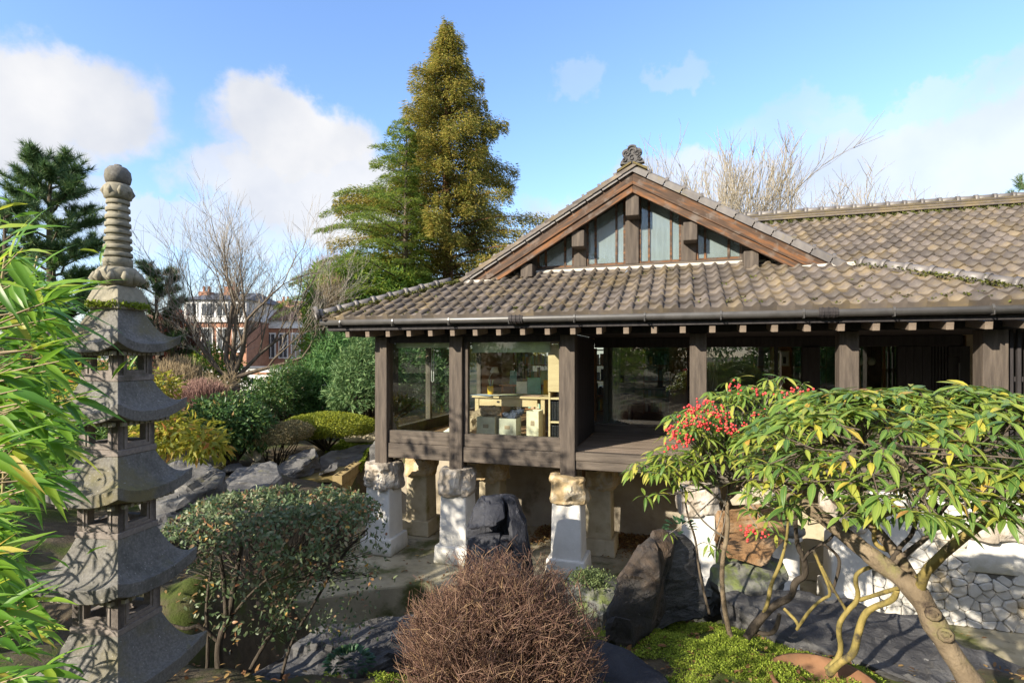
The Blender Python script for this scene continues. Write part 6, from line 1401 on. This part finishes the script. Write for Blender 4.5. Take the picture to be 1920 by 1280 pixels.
bare_tree('bare_tree', 'tall spreading bare tree in front of the brick houses, the largest of the bare trees', G(468, 15.0), 5.5, .15, 5, lean=(.10, 0), nl=6, splits=(.31, .66), spread=.55, limbs=[(-.5, .1, 1), (-.05, .2, 1.2), (.35, -.1, 1.1), (.95, .1, .5), (-.85, -.2, .75), (.65, .3, .9)])
bare_tree('bare_tree', 'smaller forked bare tree left of the largest bare tree', G(428, 15.8), 4.5, .10, 12, nl=4, splits=(.30, .62), spread=.5, limbs=[(-.8, .1, .7), (-.25, .2, 1.2), (.55, -.1, .9), (.1, .4, 1.1)])
bare_tree('bare_tree', 'thin bare tree just right of the pagoda spire', G(322, 16.5), 4.6, .08, 23, nl=5, splits=(.26, .62), spread=.45, limbs=[(-.4, .1, 1), (.0, .3, 1.2), (.5, -.1, 1), (.25, -.4, 1), (-.7, -.2, .8)])
bare_tree('bare_tree', 'pale bare dwarf tree with crooked trunk left of the pinkish shrub', G(345, 12.6), 1.9, .055, 31, .004, 'bark_y', 'twig_tan', nl=4, splits=(.35, .6), lean=(.4, 0), spread=.8)
bare_tree('bare_tree', 'bare tree with yellowish bark behind the hall roof, the taller one', Vector((8.6, 22, 1.2)), 9.1, .17, 41, .011, 'bark_pale', 'twig_lt', nl=8, splits=(.36, .60), spread=.40, up_=.32)
bare_tree('bare_tree', 'low bushy bare tree behind the hall ridge, right of the taller bare tree', Vector((12.0, 22, 1.2)), 8.0, .13, 43, .010, 'bark_pale', 'twig_lt', nl=10, splits=(.42, .55), spread=.65)
bare_tree('bare_tree', 'low bare tree just showing above the hall ridge, rightmost of the bare trees', Vector((15.4, 22, 1.2)), 7.0, .12, 47, .010, 'bark_pale', 'twig_lt', nl=10, splits=(.44, .5), spread=.65)

def conifer(name, label, base, h, mats, prof, nb, seed, dens, L, Wd, droop, rise, trunk_r, bark, clump=(.28, .10), cat='tree', z0=.06, inner=None, hang=0., tip=0., sideways=.9, mind=.12):
    q = random.Random(seed); g = np.random.default_rng(seed); rt = empty(name, base, 0, label, cat)
    MB().tube([(0, 0, 0), (.05, 0, h*.3), (-.04, .02, h*.6), (0, 0, h*.985)], [trunk_r, trunk_r*.8, trunk_r*.45, .015], 10).build('trunk', bark, rt, True)
    sg = []; Ps = []; Ds = []; Ns = []; In = []
    for k in range(nb):
        t = z0+(1-z0)*((k+.5)/nb)**.92; z = h*t; a = k*2.39996+q.uniform(-.3, .3); Lb = prof(t, a)*q.uniform(.62, 1.14)
        d = Vector((math.cos(a), math.sin(a), 0)); pts = []
        for s in range(7):
            f = s/6; pts.append(Vector((0, 0, z))+d*Lb*f+Vector((q.gauss(0, .04), q.gauss(0, .04), Lb*(rise*f-droop*f*f)+tip*max(0, f-.75)*Lb)))
        rb = max(.012, trunk_r*.22*(1-t)+.012)
        sg += [(pts[i], pts[i+1], rb*(1-i/7), rb*(1-(i+1)/7)) for i in range(6)]
        m = int(dens*(Lb+.25))
        f = np.maximum(g.random(m)**.75, .0)*(1-mind)+mind
        P = np.array([pts[min(5, int(x*6))].lerp(pts[min(5, int(x*6))+1], x*6-int(x*6) if x < 1 else 1) for x in f])
        w = clump[0]*(.35+.65*np.sin(np.pi*np.clip(f*.85+.12, 0, 1)))*(.5+.5*min(1, Lb))
        side = np.array([-d.y, d.x, 0]); off = g.normal(size=m)*w
        P = P+side*off[:, None]*sideways+np.array([0, 0, 1])*(g.normal(size=(m, 1))*clump[1]-hang*np.abs(g.normal(size=(m, 1)))*.5)
        D = np.array(d)*.8+side*np.sign(off)[:, None]*.7+g.normal(size=(m, 3))*.35+np.array([0, 0, -hang*1.6])
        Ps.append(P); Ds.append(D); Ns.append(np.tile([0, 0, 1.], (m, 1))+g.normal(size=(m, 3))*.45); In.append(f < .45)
    segs_obj('branches', rt, bark, sg, 5, None, 'stuff')
    P = np.concatenate(Ps); D = np.concatenate(Ds); N = np.concatenate(Ns); In = np.concatenate(In)
    def lf(nm, mat, m): leaf_obj(nm, rt, mat, P[m], D[m], N[m], L*g.uniform(.6, 1.25, m.sum()), Wd*g.uniform(.7, 1.2, m.sum()))
    if inner is None: lf('foliage', mats, np.ones(len(P), bool))
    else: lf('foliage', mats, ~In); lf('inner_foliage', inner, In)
    return rt
def prof_rw(t, a):
    b = min(3.8, 6.1*(1-t)**.84)
    return b*(1+.20*math.sin(3*a+9*t)+.10*math.sin(21*t+a))
Yr = 22.0; bx = (838-960)/F*Yr
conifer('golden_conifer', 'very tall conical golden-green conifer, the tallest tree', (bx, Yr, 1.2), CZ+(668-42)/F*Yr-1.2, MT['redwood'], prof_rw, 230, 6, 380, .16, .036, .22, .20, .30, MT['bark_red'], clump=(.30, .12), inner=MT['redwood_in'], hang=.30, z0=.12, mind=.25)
def prof_ce(t, a):
    dx = math.cos(a); s = (1.5 if dx < -.2 else .5); return min(3.1, (.25+3.6*(1-t)**.72))*s*(1 if t < .75 else .8)
Yc = 19.5; bx = (762-960)/F*Yc
conifer('cedar', 'green cedar with long drooping layered branches left of the golden conifer', (bx, Yc, 1.2), CZ+(668-235)/F*Yc-1.2, MT['cedar'], prof_ce, 105, 8, 340, .12, .026, .26, .36, .18, MT['bark'], clump=(.20, .03), z0=.20, sideways=1.1, tip=-.35)

def pine(name, label, base, h, spread, seed, nb, tuft, L, mat=None, z0=.3):
    q = random.Random(seed); g = np.random.default_rng(seed); rt = empty(name, base, 0, label, 'tree')
    MB().tube([(0, 0, 0), (.1, 0, h*.4), (.02, 0, h*.75), (0, 0, h)], [.16*h/6, .11*h/6, .06*h/6, .015], 8).build('trunk', MT['bark'], rt, True)
    sg = []; T = []
    for k in range(nb):
        t = z0+(1-z0)*(k+.5)/nb; a = k*2.4+q.uniform(-.4, .4); Lb = spread*(1-t)**.6*q.uniform(.7, 1.1)+.25; d = Vector((math.cos(a), math.sin(a), .35)); p = Vector((.04, 0, h*t)); r = .035*h/6
        for s in range(4):
            d2 = (d+Vector((q.gauss(0, .2), q.gauss(0, .2), .12))).normalized(); e = p+d2*Lb/4; sg.append((p, e, r, r*.75)); p = e; r *= .75
            if s > 0:
                for _ in range(4):
                    dd = (d2+Vector((q.gauss(0, .7), q.gauss(0, .7), .45))).normalized(); e2 = p+dd*q.uniform(.2, .42)*(h/6); sg.append((p, e2, r*.6, r*.4)); T.append((e2, dd)); T.append((p.lerp(e2, .5), dd))
        T.append((p, d2))
    T.append((Vector((0, 0, h)), Vector((0, 0, 1))))
    segs_obj('branches', rt, MT['bark'], sg, 5, None, 'stuff')
    P = np.repeat(np.array([t[0] for t in T]), tuft, 0); D0 = np.repeat(np.array([t[1] for t in T]), tuft, 0)
    P = P-D0*g.random((len(P), 1))*.16*(h/6); D = nrm(D0*.55+g.normal(size=P.shape)*.55+[0, 0, .2]); leaf_obj('needles', rt, mat or MT['pine'], P, D, g.normal(size=P.shape), L*g.uniform(.7, 1.1, len(P)), L*.075, T_NEEDLE)
    return rt
b = G(92, 13.5); pine('pine_tree', 'pine tree with dark upright needle tufts behind the bamboo at far left', b, W(92, 310, 13.5).z-b.z, 2.0, 3, 46, 60, .22)
b = G(292, 16); pine('pine_tree', 'small dark pine right of the pagoda spire base', b, W(292, 508, 16).z-b.z, 1.1, 5, 26, 50, .2)
b = G(8, 12.0); pine('pine_tree', 'dark pine bough at the extreme left edge beyond the taller pine', b, W(-30, 400, 12).z-b.z, 1.3, 8, 22, 50, .2)
b = Vector((21.5, 22.5, 1.2)); pine('pine_tree', 'conifer tip showing above the hall ridge at the right edge', b, W(1912, 348, 22.5).z-1.2, 1.0, 9, 20, 50, .2)

# ------------------------------------------------------------------ brick houses far behind
MT['brick'] = surf('red_brick', [(.3, (.30, .15, .095)), (.7, (.44, .235, .155))], 3, 7, .9, .2, 20); MT['trim'] = plain('white_trim', (.72, .71, .69), .7); MT['slateroof'] = plain('blue_slate_roof', (.10, .11, .135), .7); MT['redroof'] = plain('brown_tile_roof', (.22, .12, .08), .8); MT['winglass'] = glassmat('far_window_glass', (.25, .28, .3), 1.6, .25, (.25, .28, .32))
def house(x0, x1, Y, yroof, yeave, yband, ybase, label, roofm, chim, upper='trim', nw=4, yg=None, flat=False):
    a = W(x0, 0, Y); b = W(x1, 0, Y); w = b.x-a.x; zf = lambda y: W(0, y, Y).z; z0 = 1.2
    rt = empty('brick_house', ((a.x+b.x)/2, Y, z0), 0, label, 'house'); h = zf(yeave)-z0; hb = zf(yband)-z0; D = 7
    LB(rt, (-w/2, 0, -.5), (w/2, D, hb), 'wall', 'brick', 0); LB(rt, (-w/2, -.02, hb+.002), (w/2, D, h), 'upper_wall', upper, 0)
    LB(rt, (-w/2-.1, -.18, hb-.16), (w/2+.1, -.021, hb+.14), 'string_course', 'trim', 0)
    hr_ = zf(yroof)-z0
    if flat: LB(rt, (-w/2-.2, -.3, h+.002), (w/2+.2, D+.2, hr_), 'roof', roofm, 0)
    else: MB().hexa([(-w/2-.3, -.35, h+.002), (w/2+.3, -.35, h+.002), (w/2+.3, D+.3, h+.002), (-w/2-.3, D+.3, h+.002), (-w/2+.6, D/2-.1, hr_), (w/2-.6, D/2-.1, hr_), (w/2-.6, D/2+.1, hr_), (-w/2+.6, D/2+.1, hr_)]).build('roof', MT[roofm], rt)
    for k in range(nw):
        cx_ = -w/2+w*(k+.5)/nw; ww = w/nw*.30
        for zl, zh_ in ((hb*.50, hb*.86), (hb+(h-hb)*.22, hb+(h-hb)*.82)) if (h-hb) > 1.0 else ((hb*.42, hb*.86),):
            f = LB(rt, (cx_-ww-.1, -.10, zl-.1), (cx_+ww+.1, -.022, zh_+.1), 'window', 'trim', 0)
            for s in (-1, 1): LB(f, (-ww if s < 0 else .05, -.022, .12), (-.05 if s < 0 else ww, -.002, zh_-zl+.08), 'window_pane', MT['winglass'], 0).location = ((-ww/2-.02) if s < 0 else (ww/2+.02), -.065, .12)
    for cx_, yt in chim:
        p = W(cx_, 0, Y).x-rt.location.x; LB(rt, (p-.45, 2.2, h-.2), (p+.45, 3.0, zf(yt)-z0), 'chimney', 'brick', .02)
        for q_ in (-.2, .2): MB().lathe([(.12, 0), (.10, .45), (.12, .47), (.08, .48)], 8).build('chimney_pot', MT['brick'], rt, loc=(p+q_, 2.6, zf(yt)-z0))
    return rt
house(345, 462, 42, 540, 562, 600, 700, 'brick house with white upper storey and blue slate roof behind the bare trees', 'slateroof', ((402, 530), (352, 540)), nw=4)
house(474, 590, 46, 556, 600, 612, 700, 'brick house with white cornice and brown roof right of the slate-roofed house', 'redroof', ((512, 560), (575, 565)), nw=5)
house(150, 330, 55, 585, 610, 640, 700, 'long brown-roofed brick house far left behind the pagoda', 'redroof', ((180, 575), (300, 575)), nw=6)
house(600, 760, 60, 575, 615, 640, 700, 'brown-roofed brick house mostly hidden behind the thuja', 'redroof', ((640, 560),), nw=6)
o = empty('garden_wall', (W(475, 0, 30).x, 30, 1.2), 0, 'white rendered garden wall with coping in front of the brick houses', 'wall')
LB(o, (-4.5, 0, -.4), (4, .3, 1.35), 'wall_panel', 'trim', 0); LB(o, (-4.6, -.08, 1.352), (4.1, .38, 1.45), 'coping', 'slateroof', 0); LB(o, (-4.5, -.04, 1.0), (4, -.002, 1.12), 'band', 'brick', 0)

# ------------------------------------------------------------------ trees standing behind and left of the path (they shade the pit and show in the glass)
def leafy(name, label, base, h, r, mat, n, seed, L=.16, z=.45):
    rt = empty(name, base, 0, label, 'tree'); b = Vector(base)
    MB().tube([(0, 0, 0), (.1, .05, h*.3), (0, 0, h*.75)], [.16, .12, .04], 8).build('trunk', MT['bark'], rt, True)
    q = random.Random(seed); Ps = []; Ns = []; sg = []
    for k in range(16):
        a = k*2.4; rr_ = r*math.sqrt(q.random())*.75; c = Vector((rr_*math.cos(a), rr_*math.sin(a), h*(z+(1-z)*.85*q.random()))); s = q.uniform(.28, .42)*r
        P, N = shell(n//16, c, (s, s, s*.7), .7, -1, .2); Ps.append(P); Ns.append(N); sg.append((Vector((0, 0, h*.35)), c, .04, .012))
    P = np.concatenate(Ps); N = np.concatenate(Ns); leaf_obj('crown', rt, mat, P, N+rdir(len(P)), rdir(len(P))+[0, 0, .6], L*rng.uniform(.7, 1.2, len(P)), L*.42); segs_obj('limb', rt, MT['bark'], sg, 5)
    return rt
leafy('garden_tree', 'leafy garden tree standing out of view to the left of the bamboo', (-7.3, 2.0, 1.1), 5.2, 1.7, MT['midleaf'], 2300, 3)
leafy('garden_tree', 'broad dark garden tree behind the viewpoint', (1.0, -8.0, 1.4), 6.5, 3.0, MT['midleaf'], 16000, 5)
leafy('garden_tree', 'yellow-green garden tree behind the viewpoint to the right', (7.5, -7.0, 1.4), 6.0, 2.8, MT['midleaf'], 14000, 7)
leafy('garden_tree', 'tall dark garden tree behind the viewpoint to the left', (-6.5, -9.5, 1.4), 7.0, 3.2, MT['midleaf'], 16000, 9)
leafy('garden_tree', 'dense green garden tree far right out of view', (13, -3.0, 1.4), 6.0, 3.0, MT['midleaf'], 12000, 11)
leafy('garden_tree', 'dense garden tree behind the viewpoint, second from the left', (-3.0, -6.0, 1.4), 4.6, 2.4, MT['cypress'], 14000, 13, z=.2)
leafy('garden_tree', 'dense garden tree behind the viewpoint, second from the right', (4.4, -6.0, 1.4), 4.4, 2.4, MT['cypress'], 14000, 15, z=.2)
for k in range(13):
    x = -36+6*k; leafy('boundary_tree', 'tall boundary tree behind the viewpoint, number %s from the left' % ('one two three four five six seven eight nine ten eleven twelve thirteen'.split()[k]), (x+R.uniform(-1, 1), -19+R.uniform(-2, 2), 1.3), R.uniform(7.5, 9.5), 3.6, MT[('darkleaf', 'midleaf', 'cypress')[k % 3]], 6500, 60+k, L=.32, z=.1)
for k, (x, y, r, m, lb) in enumerate(((-7.6, 6.2, .9, 'midleaf', 'rounded green shrub beyond the left edge, nearest of the row'), (-9.0, 8.6, 1.1, 'darkleaf', 'rounded dark shrub beyond the left edge, second of the row'), (-8.6, 11.5, 1.0, 'thuja', 'rounded light green shrub beyond the left edge, farthest of the row'), (-6.2, 3.9, .7, 'yellowleaf', 'low yellow-green shrub beyond the left edge, beside the bamboo'))):
    z = float(gz(x, y)); bush('garden_shrub', lb, 'shrub', [((x, y, z+r*.75), (r, r*.9, r*.75)), ((x+.5*r, y-.3*r, z+r*.5), (r*.6, r*.6, r*.5))], MT[m], .12, .045, 3200, base=(x, y, z), stem=.03)
bush('garden_hedge', 'long dark garden hedge closing the garden beyond the left edge', 'hedge', [((-13, 15+2.2*k, 2.0), (1.2, 1.4, 1.5)) for k in range(-5, 3)], MT['darkleaf'], .16, .06, 16000, base=(-13, 14, 1.1), depth=.3)
